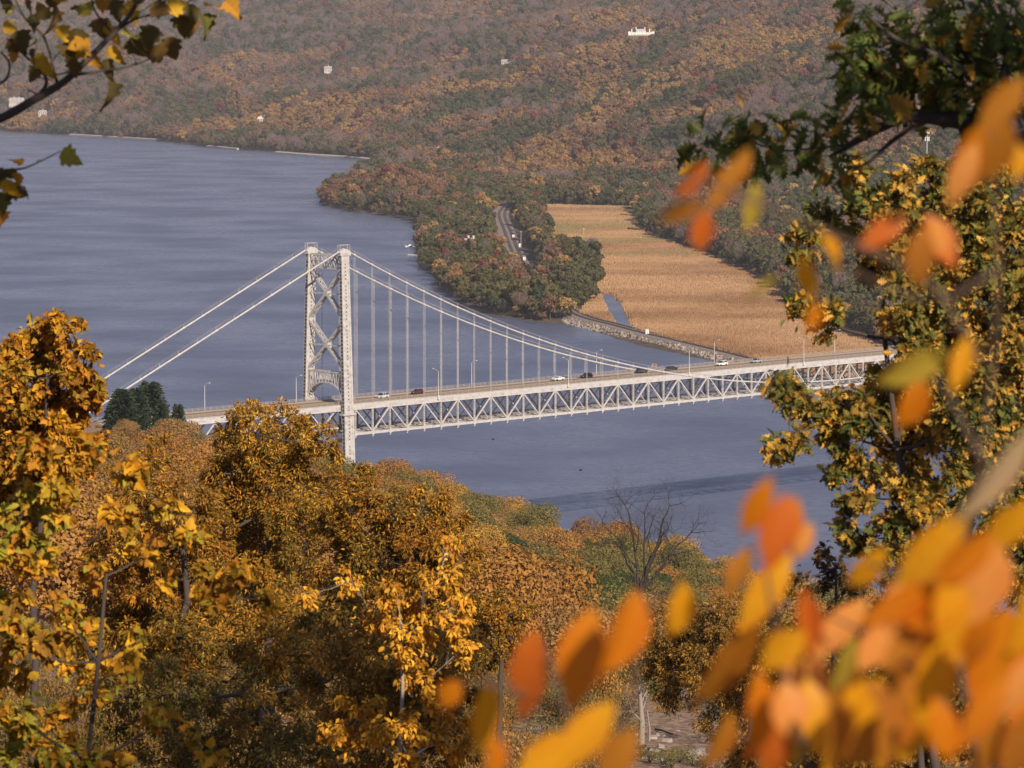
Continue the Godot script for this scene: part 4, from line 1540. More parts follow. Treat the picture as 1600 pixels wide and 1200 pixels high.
func leafy_tree(called: String, label: String, group: String, z: float, foot_px: float, lobes: Array, leaf: float, geos: Array, palette: Array, density: float, hang: float, singles: int, wood: Material, trunk_r: float, seed_: int, through := 0.26) -> Node3D:
	rng.seed = seed_
	var balls := []
	var mid := Vector3.ZERO
	var low := 1e9
	for l in lobes:
		var c := at_depth(l[0], l[1], z + (l[3] if l.size() > 3 else rng.randf_range(-1.0, 1.0) * (2.4 if z > 70.0 else 0.8)))
		balls.append([c, l[2] * z / FPX * (0.88 if z > 70.0 else 1.0)])
		mid += c / lobes.size()
		low = minf(low, c.y)
	var fx := (foot_px - 800.0) / FPX * z
	var foot := Vector3(fx, near_ground(fx, z), -z)
	var tree := thing(called, label, "tree", foot, 0.0, group)
	var inv := tree.transform.affine_inverse()
	var g := Geo.new()
	var fork := foot.lerp(Vector3(mid.x, low, mid.z), 0.82)
	var stem := curve(foot - Vector3(0, 0.5, 0), fork, 0.0, trunk_r * 2.0, 6)
	stem.append_array(curve(fork, mid + Vector3(0, 0.3, 0), 0.0, trunk_r * 2.0, 4).slice(1))
	g.tube(stem.map(func(p): return inv * p), taper(trunk_r, trunk_r * 0.3, stem.size()), 8)
	part("trunk", g.mesh(wood), tree)
	g = Geo.new()
	var c := Crown.new()
	var knots := []      # [place, radius of the wood there]
	for k in range(5, stem.size()):
		knots.append([stem[k], lerpf(trunk_r, trunk_r * 0.3, float(k) / stem.size())])
	var top: Vector3 = stem[-1]
	balls.sort_custom(func(p, q): return top.distance_to(p[0]) < top.distance_to(q[0]))
	if z > 55.0 and z < 160.0 and foot_px < 1600.0:      # the crown goes on behind its sunlit face
		for b in balls.duplicate():
			balls.append([b[0] - sunward * b[1] * rng.randf_range(1.7, 2.3), b[1] * 1.05])
	for b in balls:
		var at: Vector3 = b[0]
		var r: float = b[1]
		var near: Array = knots[0]
		for q in knots:
			if at.distance_to(q[0]) + maxf(0.0, q[0].y - at.y) * 0.6 < at.distance_to(near[0]) + maxf(0.0, near[0].y - at.y) * 0.6:
				near = q
		var from: Vector3 = near[0]
		var wide: float = clampf(near[1] * 0.62, 0.005, 0.00055 * z + 0.004)
		knots.append([at, wide * 0.62])
		var limb := curve(from, at, -0.06 * from.distance_to(at), 0.1 * r, 5)
		g.tube(limb.map(func(p): return inv * p), taper(wide, wide * 0.5, limb.size()), 5)
		var n := maxi(5, int(17.0 * clampf(r / (leaf * 8.0), 0.4, 1.3)))
		var total := density * (r / leaf) * (r / leaf)
		var lobe_bias := rng.randi() % palette.size()
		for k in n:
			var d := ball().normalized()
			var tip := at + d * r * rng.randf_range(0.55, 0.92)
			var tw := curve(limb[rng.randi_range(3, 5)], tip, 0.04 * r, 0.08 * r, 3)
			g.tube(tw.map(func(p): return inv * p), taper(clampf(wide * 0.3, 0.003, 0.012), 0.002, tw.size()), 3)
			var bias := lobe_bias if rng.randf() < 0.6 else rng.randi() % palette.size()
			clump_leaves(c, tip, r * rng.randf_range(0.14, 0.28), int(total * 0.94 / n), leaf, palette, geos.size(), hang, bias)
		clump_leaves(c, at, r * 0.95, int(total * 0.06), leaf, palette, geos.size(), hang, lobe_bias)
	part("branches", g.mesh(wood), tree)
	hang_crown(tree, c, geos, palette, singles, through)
	return tree

func overlook_trees() -> void:
	var oak := leaf_set(OAK)
	var maple := leaf_set(MAPLE)
	var oval := leaf_set(OVAL)
	var lance := leaf_set(LANCE)
	var grey := paint(Color(0.17, 0.13, 0.105), 0.9)
	var brown := paint(Color(0.07, 0.05, 0.04), 0.95)
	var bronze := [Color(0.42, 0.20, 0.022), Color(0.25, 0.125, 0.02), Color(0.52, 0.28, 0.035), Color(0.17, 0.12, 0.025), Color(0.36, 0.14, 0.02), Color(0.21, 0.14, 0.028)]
	var yellow := [Color(0.52, 0.25, 0.02), Color(0.60, 0.31, 0.025), Color(0.42, 0.165, 0.02), Color(0.34, 0.21, 0.025), Color(0.26, 0.125, 0.02), Color(0.50, 0.20, 0.02)]
	var group := "autumn trees below the overlook"
	# the bronze trees that fill the lower left of the view
	leafy_tree("oak_tree", "bronze oak whose crown top stands before the bridge tower", group, 104.0, 420, [[372, 652, 28], [400, 678, 56], [452, 676, 60], [504, 690, 46], [350, 740, 60], [440, 760, 84], [512, 770, 62], [400, 835, 84], [480, 850, 84], [330, 830, 62], [365, 645, 12]], 0.118, lance, bronze, 40.0, 0.3, 0, brown, 0.22, 2001)
	leafy_tree("oak_tree", "bronze oak with a rounded crown against the open water", group, 94.0, 640, [[566, 752, 34], [612, 800, 58], [664, 790, 44], [704, 812, 40], [722, 866, 46], [650, 862, 72], [580, 872, 72], [704, 930, 56], [545, 800, 50], [660, 950, 70]], 0.118, lance, bronze, 40.0, 0.3, 0, brown, 0.2, 2002)
	leafy_tree("oak_tree", "dull bronze oak filling the hollow under the yellow maple", group, 86.0, 270, [[245, 752, 58], [290, 800, 70], [215, 820, 70], [300, 905, 84], [220, 900, 70], [380, 940, 90], [300, 1005, 84], [455, 985, 84], [210, 985, 64], [250, 700, 30]], 0.118, lance, bronze, 36.0, 0.3, 0, brown, 0.22, 2003)
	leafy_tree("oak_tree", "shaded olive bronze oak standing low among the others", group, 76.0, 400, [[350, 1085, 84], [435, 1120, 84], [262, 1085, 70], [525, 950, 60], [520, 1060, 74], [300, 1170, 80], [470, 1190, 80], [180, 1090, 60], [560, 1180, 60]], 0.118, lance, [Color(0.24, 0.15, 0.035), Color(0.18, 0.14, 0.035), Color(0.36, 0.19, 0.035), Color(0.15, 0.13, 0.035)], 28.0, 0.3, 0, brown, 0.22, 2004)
	leafy_tree("oak_tree", "olive bronze oak behind the bare tree stump", group, 112.0, 790, [[782, 950, 40], [760, 1010, 40], [800, 1000, 34], [820, 950, 26], [740, 960, 34]], 0.118, lance, bronze, 40.0, 0.3, 0, brown, 0.15, 2005)
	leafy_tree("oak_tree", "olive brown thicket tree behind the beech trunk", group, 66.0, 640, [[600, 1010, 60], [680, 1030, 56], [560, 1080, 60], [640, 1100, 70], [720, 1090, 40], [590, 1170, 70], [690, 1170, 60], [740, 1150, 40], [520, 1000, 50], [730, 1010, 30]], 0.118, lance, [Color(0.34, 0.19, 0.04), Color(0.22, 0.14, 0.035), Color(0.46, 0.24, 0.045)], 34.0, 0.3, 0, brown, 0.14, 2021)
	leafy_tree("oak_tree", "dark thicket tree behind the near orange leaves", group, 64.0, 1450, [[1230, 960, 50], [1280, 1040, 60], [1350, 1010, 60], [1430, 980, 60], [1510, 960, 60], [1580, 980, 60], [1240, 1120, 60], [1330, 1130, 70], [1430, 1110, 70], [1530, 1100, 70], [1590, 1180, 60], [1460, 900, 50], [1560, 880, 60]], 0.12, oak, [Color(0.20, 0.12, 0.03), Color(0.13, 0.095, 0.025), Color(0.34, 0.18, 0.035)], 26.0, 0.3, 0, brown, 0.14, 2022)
	# nearer: a yellow maple and its neighbour with larger leaves
	leafy_tree("maple_tree", "bright yellow maple rising against the river", group, 58.0, -60, [[104, 508, 26], [60, 545, 56], [120, 566, 40], [26, 590, 66], [100, 626, 54], [140, 612, 26], [20, 690, 66], [92, 706, 58], [146, 690, 30], [-40, 640, 80], [70, 520, 30], [60, 770, 60]], 0.112, maple, yellow, 44.0, 0.35, 300, brown, 0.10, 2006, 0.4)
	leafy_tree("maple_tree", "golden maple with green tinged leaves at the foot of the view", group, 32.0, -160, [[36, 800, 46], [100, 790, 36], [22, 860, 42], [186, 812, 28], [50, 1020, 54], [128, 1008, 46], [160, 1062, 34], [30, 1110, 46], [40, 1180, 56], [120, 1176, 40], [250, 1128, 28], [216, 985, 22], [314, 905, 30], [348, 930, 24], [262, 900, 20], [300, 1150, 18], [-50, 950, 70], [70, 880, 28], [140, 900, 30], [230, 860, 26], [300, 830, 22], [200, 740, 28], [260, 790, 20], [380, 900, 22], [420, 935, 18], [100, 950, 26], [20, 950, 34], [200, 1040, 22], [90, 1100, 32], [10, 1060, 36], [180, 1180, 26], [330, 1180, 20], [150, 700, 26], [60, 700, 34]], 0.10, maple, [Color(0.56, 0.27, 0.02), Color(0.62, 0.33, 0.025), Color(0.42, 0.26, 0.025), Color(0.30, 0.25, 0.03), Color(0.46, 0.19, 0.02), Color(0.28, 0.14, 0.02)], 32.0, 0.45, 300, brown, 0.05, 2007, 0.4)
	# a slender beech, its yellow leaves hanging
	leafy_tree("beech_tree", "slender beech with hanging yellow leaves and pale trunk", group, 47.0, 648, [[622, 930, 42], [684, 900, 40], [704, 960, 44], [640, 1000, 52], [588, 960, 40], [722, 1012, 32], [660, 1064, 44], [562, 1120, 44], [622, 1150, 52], [700, 1150, 40], [520, 1160, 36], [545, 905, 26], [700, 855, 24], [480, 925, 22]], 0.085, oval, [Color(0.62, 0.31, 0.03), Color(0.56, 0.25, 0.025), Color(0.68, 0.38, 0.04), Color(0.42, 0.20, 0.025)], 34.0, 0.9, 300, paint(Color(0.32, 0.27, 0.23), 0.85), 0.06, 2008)
	# the oak at the right with pointed, still half green leaves
	var oaken := [Color(0.13, 0.125, 0.03), Color(0.20, 0.16, 0.035), Color(0.50, 0.27, 0.04), Color(0.30, 0.18, 0.035), Color(0.095, 0.11, 0.03), Color(0.58, 0.32, 0.06), Color(0.15, 0.15, 0.035)]
	leafy_tree("oak_tree", "oak with pointed green and gold leaves hanging over the end of the bridge", group, 36.0, 1850, [[1350, 290, 40], [1400, 320, 50], [1300, 330, 46], [1260, 380, 34], [1450, 370, 60], [1380, 410, 50], [1520, 330, 70], [1570, 420, 70], [1245, 490, 28], [1290, 500, 34], [1420, 470, 56], [1432, 540, 44], [1500, 500, 70], [1570, 560, 70], [1262, 622, 28], [1302, 632, 34], [1356, 644, 38], [1420, 590, 60], [1230, 690, 28], [1290, 660, 40], [1350, 690, 56], [1430, 690, 64], [1520, 650, 70], [1570, 720, 60], [1320, 760, 44], [1390, 780, 54], [1460, 780, 50], [1330, 830, 36], [1400, 840, 44], [1240, 610, 18], [1210, 700, 18], [1224, 586, 18], [1232, 622, 22], [1206, 604, 12], [1660, 500, 90], [1660, 700, 90]], 0.108, oak, oaken, 62.0, 0.25, 300, brown, 0.08, 2009, 0.35)
	leafy_tree("oak_tree", "second oak with pointed gold leaves thick behind the hanging one", group, 43.0, 1750, [[1440, 300, 60], [1520, 290, 70], [1590, 300, 70], [1430, 400, 60], [1500, 410, 70], [1580, 400, 70], [1450, 500, 60], [1530, 500, 70], [1600, 510, 70], [1446, 560, 44], [1480, 590, 70], [1560, 610, 70], [1450, 680, 60], [1530, 700, 70], [1600, 690, 60], [1400, 730, 50], [1470, 770, 60], [1560, 790, 70], [1420, 840, 50], [1500, 850, 60], [1590, 870, 60], [1360, 660, 36]], 0.108, oak, oaken, 60.0, 0.25, 0, brown, 0.09, 2019, 0.35)
	leafy_tree("oak_tree", "dark red brown sapling under the gold leaved oak", group, 52.0, 1300, [[1296, 866, 30], [1270, 900, 34], [1310, 920, 40], [1350, 900, 36], [1280, 960, 40], [1330, 980, 44]], 0.11, oak, [Color(0.10, 0.055, 0.022), Color(0.07, 0.05, 0.02), Color(0.16, 0.08, 0.025)], 18.0, 0.3, 0, brown, 0.06, 2010)
	# gold trees below, seen through the near leaves
	leafy_tree("oak_tree", "low golden tree at the edge of the clearing", group, 150.0, 1070, [[1040, 1000, 44], [1085, 985, 40], [1120, 1010, 44], [1060, 1045, 40], [1140, 950, 40], [1170, 1000, 44], [1230, 1020, 60], [1100, 1050, 50], [1160, 1080, 60], [1300, 1060, 80], [1420, 1080, 90], [1540, 1060, 90]], 0.12, lance, [Color(0.40, 0.21, 0.035), Color(0.26, 0.14, 0.028), Color(0.16, 0.10, 0.026)], 34.0, 0.3, 0, brown, 0.18, 2011)
	# tall oaks beside the overlook, out of the frame, whose shadows fall down the slope
	leafy_tree("oak_tree", "tall oak whose shadow falls on the lower thicket", group, 49.0, 2150, [[1520, -330, 230], [1760, -340, 240], [2000, -380, 250], [2250, -420, 250], [2480, -480, 250], [1620, -600, 240], [1880, -680, 260], [2150, -740, 260], [2400, -820, 250], [2020, -110, 180], [2260, -160, 230], [2480, -200, 230]], 0.22, lance, bronze, 22.0, 0.3, 0, brown, 0.3, 2031)
	leafy_tree("oak_tree", "tall oak farther down whose shadow falls on the hollow", group, 41.0, 2350, [[1800, -420, 230], [2020, -500, 250], [2260, -480, 260], [2480, -560, 260], [1900, -740, 240], [2140, -820, 260], [2380, -860, 250], [2080, -170, 200], [2300, -200, 230], [1700, -330, 200]], 0.22, lance, bronze, 22.0, 0.3, 0, brown, 0.3, 2032)
	undergrowth(lance)
	small_things(lance, grey, brown)
	bare_tree(grey, brown)
	shaded_oak(oak, brown)
	upper_branch(maple, brown)
	near_leaves()

func undergrowth(lance: Array) -> void:
	# brush that covers the slope between the trees, the clearing left open
	rng.seed = 8008
	var g := Geo.new()
	for k in 420:
		var o := ball()
		var p := Vector3(o.x * 1.1, 0.15 + absf(o.y) * 1.3, o.z * 1.1)
		var b := leaf_turn(o.normalized() + ball() * 0.8, rng.randf_range(0.09, 0.16))
		var q := rng.randf_range(0.6, 1.4)
		g.col = Color(q, q, q)
		g.quad(p, p + b.x * 0.45 + b.z * 0.2, p + b.x, p + b.x * 0.45 - b.z * 0.2)
	for k in 14:
		g.col = Color(0.5, 0.5, 0.5)
		g.tube([Vector3.ZERO, ball() * Vector3(1, 0, 1) + Vector3(0, 1.2, 0)], [0.015, 0.005], 3)
	var bush := g.mesh(leaf_paint(Color.WHITE, 0.3, 0.6, 0.3))
	var rows := []
	var tints := []
	var tones := [Color(0.30, 0.16, 0.04), Color(0.20, 0.13, 0.04), Color(0.14, 0.12, 0.035), Color(0.40, 0.20, 0.04)]
	for k in 2600:
		var d := rng.randf_range(55.0, 300.0)
		var x := rng.randf_range(-0.16, 0.16) * d
		var h := near_ground(x, d)
		var q := pixel(Vector3(x, h, -d))
		if q.x > 955.0 and q.x < 1140.0 and d > 150.0 and d < 252.0:
			continue
		rows.append(Transform3D(Basis(Vector3.UP, rng.randf() * TAU).scaled(Vector3.ONE * rng.randf_range(0.7, 1.8)), Vector3(x, h, -d)))
		tints.append(shade_of(pick(tones), 0.3))
	stuff("undergrowth", "brown and olive brush covering the slope between the trees", "brush", bush, rows, tints)

func bare_tree(grey: Material, brown: Material) -> void:
	rng.seed = 3003
	var z := 330.0
	var k := z / FPX
	var x := (1000.0 - 800.0) * k
	var h := near_ground(x, z)
	var fork := at_depth(1000, 925, z)
	var tree := thing("bare_tree", "leafless dark tree with upright forking branches before the water", "tree", Vector3(x, h, -z))
	var inv := tree.transform.affine_inverse()
	var g := Geo.new()
	var stem := curve(Vector3(x, h - 0.6, -z), fork, 0.0, 0.15, 5)
	g.tube(stem.map(func(p): return inv * p), taper(0.26, 0.17, stem.size()), 8)
	part("trunk", g.mesh(brown), tree)
	brown = paint(Color(0.045, 0.034, 0.03), 0.95)
	for q in [[970, 845, 3], [1008, 830, 4], [1035, 815, 4], [1060, 850, 3], [985, 815, 4], [1022, 870, 3]]:
		g = Geo.new()
		var tips := []
		var e := at_depth(q[0], q[1], z + rng.randf_range(-1.5, 1.5))
		var limb := curve(fork, e, -0.3, 0.25, 5)
		g.tube(limb.map(func(p): return inv * p), taper(0.12, 0.065, limb.size()), 6)
		for j in 4:
			var from: Vector3 = limb[5 - j]
			grow(g, inv * from, (e - fork).normalized() + ball() * 0.8, 1.5, 0.064 - 0.007 * j, q[2] + 1, 0.85, 0.05, tips)
		part("branch", g.mesh(brown), tree)

func small_things(lance: Array, grey: Material, brown: Material) -> void:
	# the clearing at the foot of the slope: young trees, logs, stones and low scrub
	rng.seed = 4004
	var pale := paint(Color(0.28, 0.23, 0.19), 0.9)
	for q in [[1002, 1166, 1072, 0.16, "pale bare trunk standing in the clearing"], [1014, 1158, 1110, 0.06, "thin pale sapling beside the bare trunk in the clearing"], [1126, 1168, 1120, 0.05, "slim pale sapling at the far side of the clearing"]]:
		var foot := slope_at(q[0], q[1])
		var top := at_depth(q[0] - 3, q[2], -foot.z)
		var t := thing("young_tree", q[4], "tree", foot, 0.0, "young trees in the clearing")
		var g := Geo.new()
		var up := top - foot
		g.tube([Vector3(0, -0.4, 0), up * 0.4 + Vector3(0.08, 0, 0), up], [q[3] * 1.2, q[3], q[3] * 0.5], 7)
		part("trunk", g.mesh(pale), t)
		g = Geo.new()
		var tips := []
		for j in 5:
			grow(g, up * rng.randf_range(0.35, 0.95), Vector3(rng.randf_range(-1, 1), 0.8, rng.randf_range(-1, 1)).normalized(), 0.8, q[3] * 0.35, 2, 0.6, 0.05, tips)
		part("branches", g.mesh(pale), t)
		var c := Crown.new()
		for tip in tips:
			clump_leaves(c, t.transform * (tip[0] as Vector3), 0.35, 16 if q[3] < 0.1 else 5, 0.13, [0, 1, 2], 4, 0.3, 0)
		hang_crown(t, c, lance, [Color(0.06, 0.10, 0.025), Color(0.10, 0.12, 0.03), Color(0.2, 0.16, 0.04)], 0)
	leafy_tree("young_tree", "young tree with green leaves behind the bare trunk in the clearing", "young trees in the clearing", 236.0, 1018, [[1020, 1085, 22], [1034, 1104, 22], [1010, 1110, 18], [1030, 1128, 16]], 0.14, lance, [Color(0.055, 0.10, 0.025), Color(0.09, 0.12, 0.03), Color(0.12, 0.11, 0.03)], 30.0, 0.3, 0, brown, 0.08, 4010)
	leafy_tree("oak_tree", "dark shaded tree closing the back of the clearing", "autumn trees below the overlook", 246.0, 1090, [[1060, 1070, 34], [1100, 1065, 36], [1085, 1100, 26], [1130, 1090, 40], [980, 1060, 30], [945, 1075, 34], [905, 1085, 36]], 0.14, lance, [Color(0.16, 0.10, 0.026), Color(0.10, 0.075, 0.022), Color(0.30, 0.16, 0.03)], 30.0, 0.3, 0, brown, 0.14, 4011)
	var stone := paint(Color(0.34, 0.28, 0.24), 0.9)
	for k in 20:
		var px := rng.randf_range(985, 1125)
		var py := rng.randf_range(1130, 1190)
		var s := rng.randf_range(0.1, 0.3)
		if k < 2:
			px = [1085.0, 1094.0][k]
			py = 1187.0
			s = 0.32
		var at := slope_at(px, py)
		var st := thing("stone", ["pale upright stone in the clearing", "pale flat stone lying in the clearing"][0 if k < 2 else 1], "stone", at, rng.randf() * TAU, "upright stones in the clearing" if k < 2 else "flat stones in the clearing")
		var g := Geo.new()
		var p := []
		for j in 8:
			p.append(Vector3([-1, 1, 1, -1][j % 4] * (1.0 if j < 4 else 0.7), 0.5 if j > 3 else -0.4, [-1, -1, 1, 1][j % 4] * (0.8 if j < 4 else 0.55)) * s + ball() * s * 0.25)
		if k < 2:
			for j in range(4, 8):
				p[j].y += 0.35
		g.hexa(p)
		part("rock", g.mesh(stone), st)
	for q in [[972, 1176, 1016, 1166, 0.12], [1012, 1172, 1040, 1176, 0.08], [1024, 1142, 1052, 1150, 0.07], [398, 1098, 452, 1090, 0.12]]:
		var a := slope_at(q[0], q[1])
		var b := slope_at(q[2], q[3])
		b = a + (b - a).normalized() * minf(a.distance_to(b), 4.0)
		var log_ := thing("fallen_log", "dark fallen log lying on the leaf litter", "log", a, 0.0, "fallen logs on the slope")
		var g := Geo.new()
		g.tube(curve(Vector3(0, 0.1, 0), b - a + Vector3(0, 0.1, 0), 0.05, 0.06, 4), taper(q[4], q[4] * 0.6, 5), 7)
		part("stem", g.mesh(brown), log_)
	var scrub := [Color(0.16, 0.15, 0.04), Color(0.24, 0.18, 0.05), Color(0.10, 0.11, 0.03)]
	for q in [[1016, 1192, 1.0], [1036, 1196, 0.9], [1062, 1192, 1.0], [1082, 1197, 1.0], [985, 1190, 0.8], [1100, 1200, 0.9], [1050, 1202, 1.0]]:
		var at := slope_at(q[0], q[1])
		var bush := thing("low_shrub", "low green and tan shrub at the edge of the clearing", "shrub", at, 0.0, "shrubs edging the clearing")
		var g := Geo.new()
		var c := Crown.new()
		for j in 12:
			var e: Vector3 = Vector3(rng.randf_range(-0.7, 0.7), rng.randf_range(0.3, 0.75), rng.randf_range(-0.5, 0.5)) * q[2]
			g.tube([Vector3.ZERO, e * 0.5 + Vector3(0, 0.1, 0), e], [0.015, 0.01, 0.004], 3)
			clump_leaves(c, at + e, 0.22, 45, 0.09, scrub, 4, 0.0, j % 3)
		part("stems", g.mesh(brown), bush)
		hang_crown(bush, c, lance, scrub, 0)

func slope_at(px: float, py: float) -> Vector3:
	var d := ray(px, py)
	d /= -d.z
	var s := 110.0
	while s < 700.0:
		var p := Vector3(0, EYE, 0) + d * s
		if p.y <= near_ground(p.x, s):
			return p
		s += 0.25
	return Vector3(0, EYE, 0) + d * s

func px_path(px: Array, z0: float, z1: float) -> Array:
	var out := []
	for k in px.size():
		out.append(at_depth(px[k][0], px[k][1], lerpf(z0, z1, float(k) / maxi(1, px.size() - 1))))
	return out

func limb_with_twigs(g: Geo, inv: Transform3D, path: Array, r0: float, r1: float, twigs: int, reach: float, tips: Array) -> void:
	var fine := []
	for k in path.size() - 1:
		for j in 4:
			fine.append(path[k].cubic_interpolate(path[k + 1], path[maxi(k - 1, 0)], path[mini(k + 2, path.size() - 1)], j / 4.0))
	fine.append(path[-1])
	g.tube(fine.map(func(p): return inv * p), taper(r0, r1, fine.size()), 7)
	for k in twigs:
		var f := 0.2 + 0.8 * (k + rng.randf()) / twigs
		var at: Vector3 = fine[mini(int(f * (fine.size() - 1)), fine.size() - 2)]
		var along_ := (fine[-1] - fine[0] as Vector3).normalized()
		var d := (along_ * 0.7 + ball().normalized() * 0.9).normalized()
		var e := at + d * reach * rng.randf_range(0.5, 1.1)
		var tw := curve(at, e, 0.05 * reach, 0.06 * reach, 4)
		g.tube(tw.map(func(p): return inv * p), taper(lerpf(r0, r1, f) * 0.45, 0.0025, 5), 4)
		tips.append(e)
		tips.append(at.lerp(e, 0.6))

func shaded_oak(oak: Array, brown: Material) -> void:
	# the oak that stands to the right of the overlook: its limb crosses the upper right of the view in the shade of its own crown
	rng.seed = 5005
	var foot := Vector3(8.5, near_ground(8.5, 15.0), -15.0)
	var tree := thing("oak_tree", "shaded oak limb with dark green lobed leaves above the golden oak", "tree", foot, 0.0, "autumn trees below the overlook")
	var inv := tree.transform.affine_inverse()
	var g := Geo.new()
	var stem := curve(foot - Vector3(0, 0.5, 0), Vector3(8.0, 192.5, -15.0), 0.0, 0.15, 7)
	g.tube(stem.map(func(p): return inv * p), taper(0.3, 0.12, stem.size()), 10)
	part("trunk", g.mesh(brown), tree)
	var tips := []
	var z := 21.0
	g = Geo.new()
	var start: Vector3 = stem[4]
	limb_with_twigs(g, inv, [start, at_depth(1720, 190, 19.0)] + px_path([[1590, 188], [1500, 190], [1430, 181], [1385, 195], [1330, 225], [1296, 246]], z, z), 0.075, 0.010, 10, 0.35, tips)
	limb_with_twigs(g, inv, px_path([[1530, 190], [1450, 188], [1395, 220], [1362, 250], [1330, 268]], z, z), 0.022, 0.006, 4, 0.2, tips)
	limb_with_twigs(g, inv, px_path([[1560, 188], [1530, 130], [1470, 90], [1400, 60], [1350, 20]], z, z - 0.5), 0.03, 0.006, 10, 0.35, tips)
	limb_with_twigs(g, inv, px_path([[1330, 225], [1270, 232], [1220, 235], [1150, 218], [1092, 226]], z, z), 0.008, 0.003, 6, 0.14, tips)
	limb_with_twigs(g, inv, px_path([[1590, 188], [1570, 120], [1575, 60], [1540, 0], [1500, -60]], z, z), 0.03, 0.006, 10, 0.35, tips)
	part("branches", g.mesh(brown), tree)
	var palette := [Color(0.10, 0.125, 0.03), Color(0.115, 0.14, 0.03), Color(0.16, 0.14, 0.03), Color(0.44, 0.23, 0.03), Color(0.14, 0.15, 0.03)]
	var c := Crown.new()
	for q in [[1345, 20, 30, 26], [1370, 60, 36, 40], [1340, 100, 34, 34], [1400, 100, 44, 60], [1360, 140, 40, 46], [1450, 60, 40, 44], [1430, 140, 44, 56], [1500, 40, 50, 60], [1490, 110, 50, 64], [1550, 80, 50, 60], [1560, 20, 50, 50], [1580, 140, 44, 50], [1520, 160, 40, 40], [1105, 225, 22, 14], [1120, 255, 22, 14], [1165, 190, 24, 14], [1185, 225, 26, 16], [1200, 200, 20, 10], [1235, 235, 22, 12], [1270, 195, 26, 16], [1290, 250, 24, 12], [1180, 260, 16, 8], [1140, 210, 18, 10], [1305, 285, 18, 8], [1330, 175, 24, 14]]:
		clump_leaves(c, at_depth(q[0], q[1], z + rng.randf_range(-0.3, 0.3)), q[2] * z / FPX, q[3], 0.135, palette, 4, 0.7, [0, 1, 0, 4][rng.randi() % 4])
	var tops := []
	for k in 30:      # the rest of its crown, over the overlook
		var at := Vector3(4.3, 185.1, -17.0) + ball() * Vector3(1.5, 1.0, 2.0)
		tops.append(at)
		clump_leaves(c, at, 0.5, 150, 0.14, palette, 4, 0.3, 1)
	g = Geo.new()
	for at in tops:
		var tw := curve(stem[5 + rng.randi() % 3], at, 0.1, 0.2, 4)
		g.tube(tw.map(func(p): return inv * p), taper(0.05, 0.01, 5), 5)
	part("branches", g.mesh(brown), tree)
	hang_crown(tree, c, oak, palette, 300, 0.35)

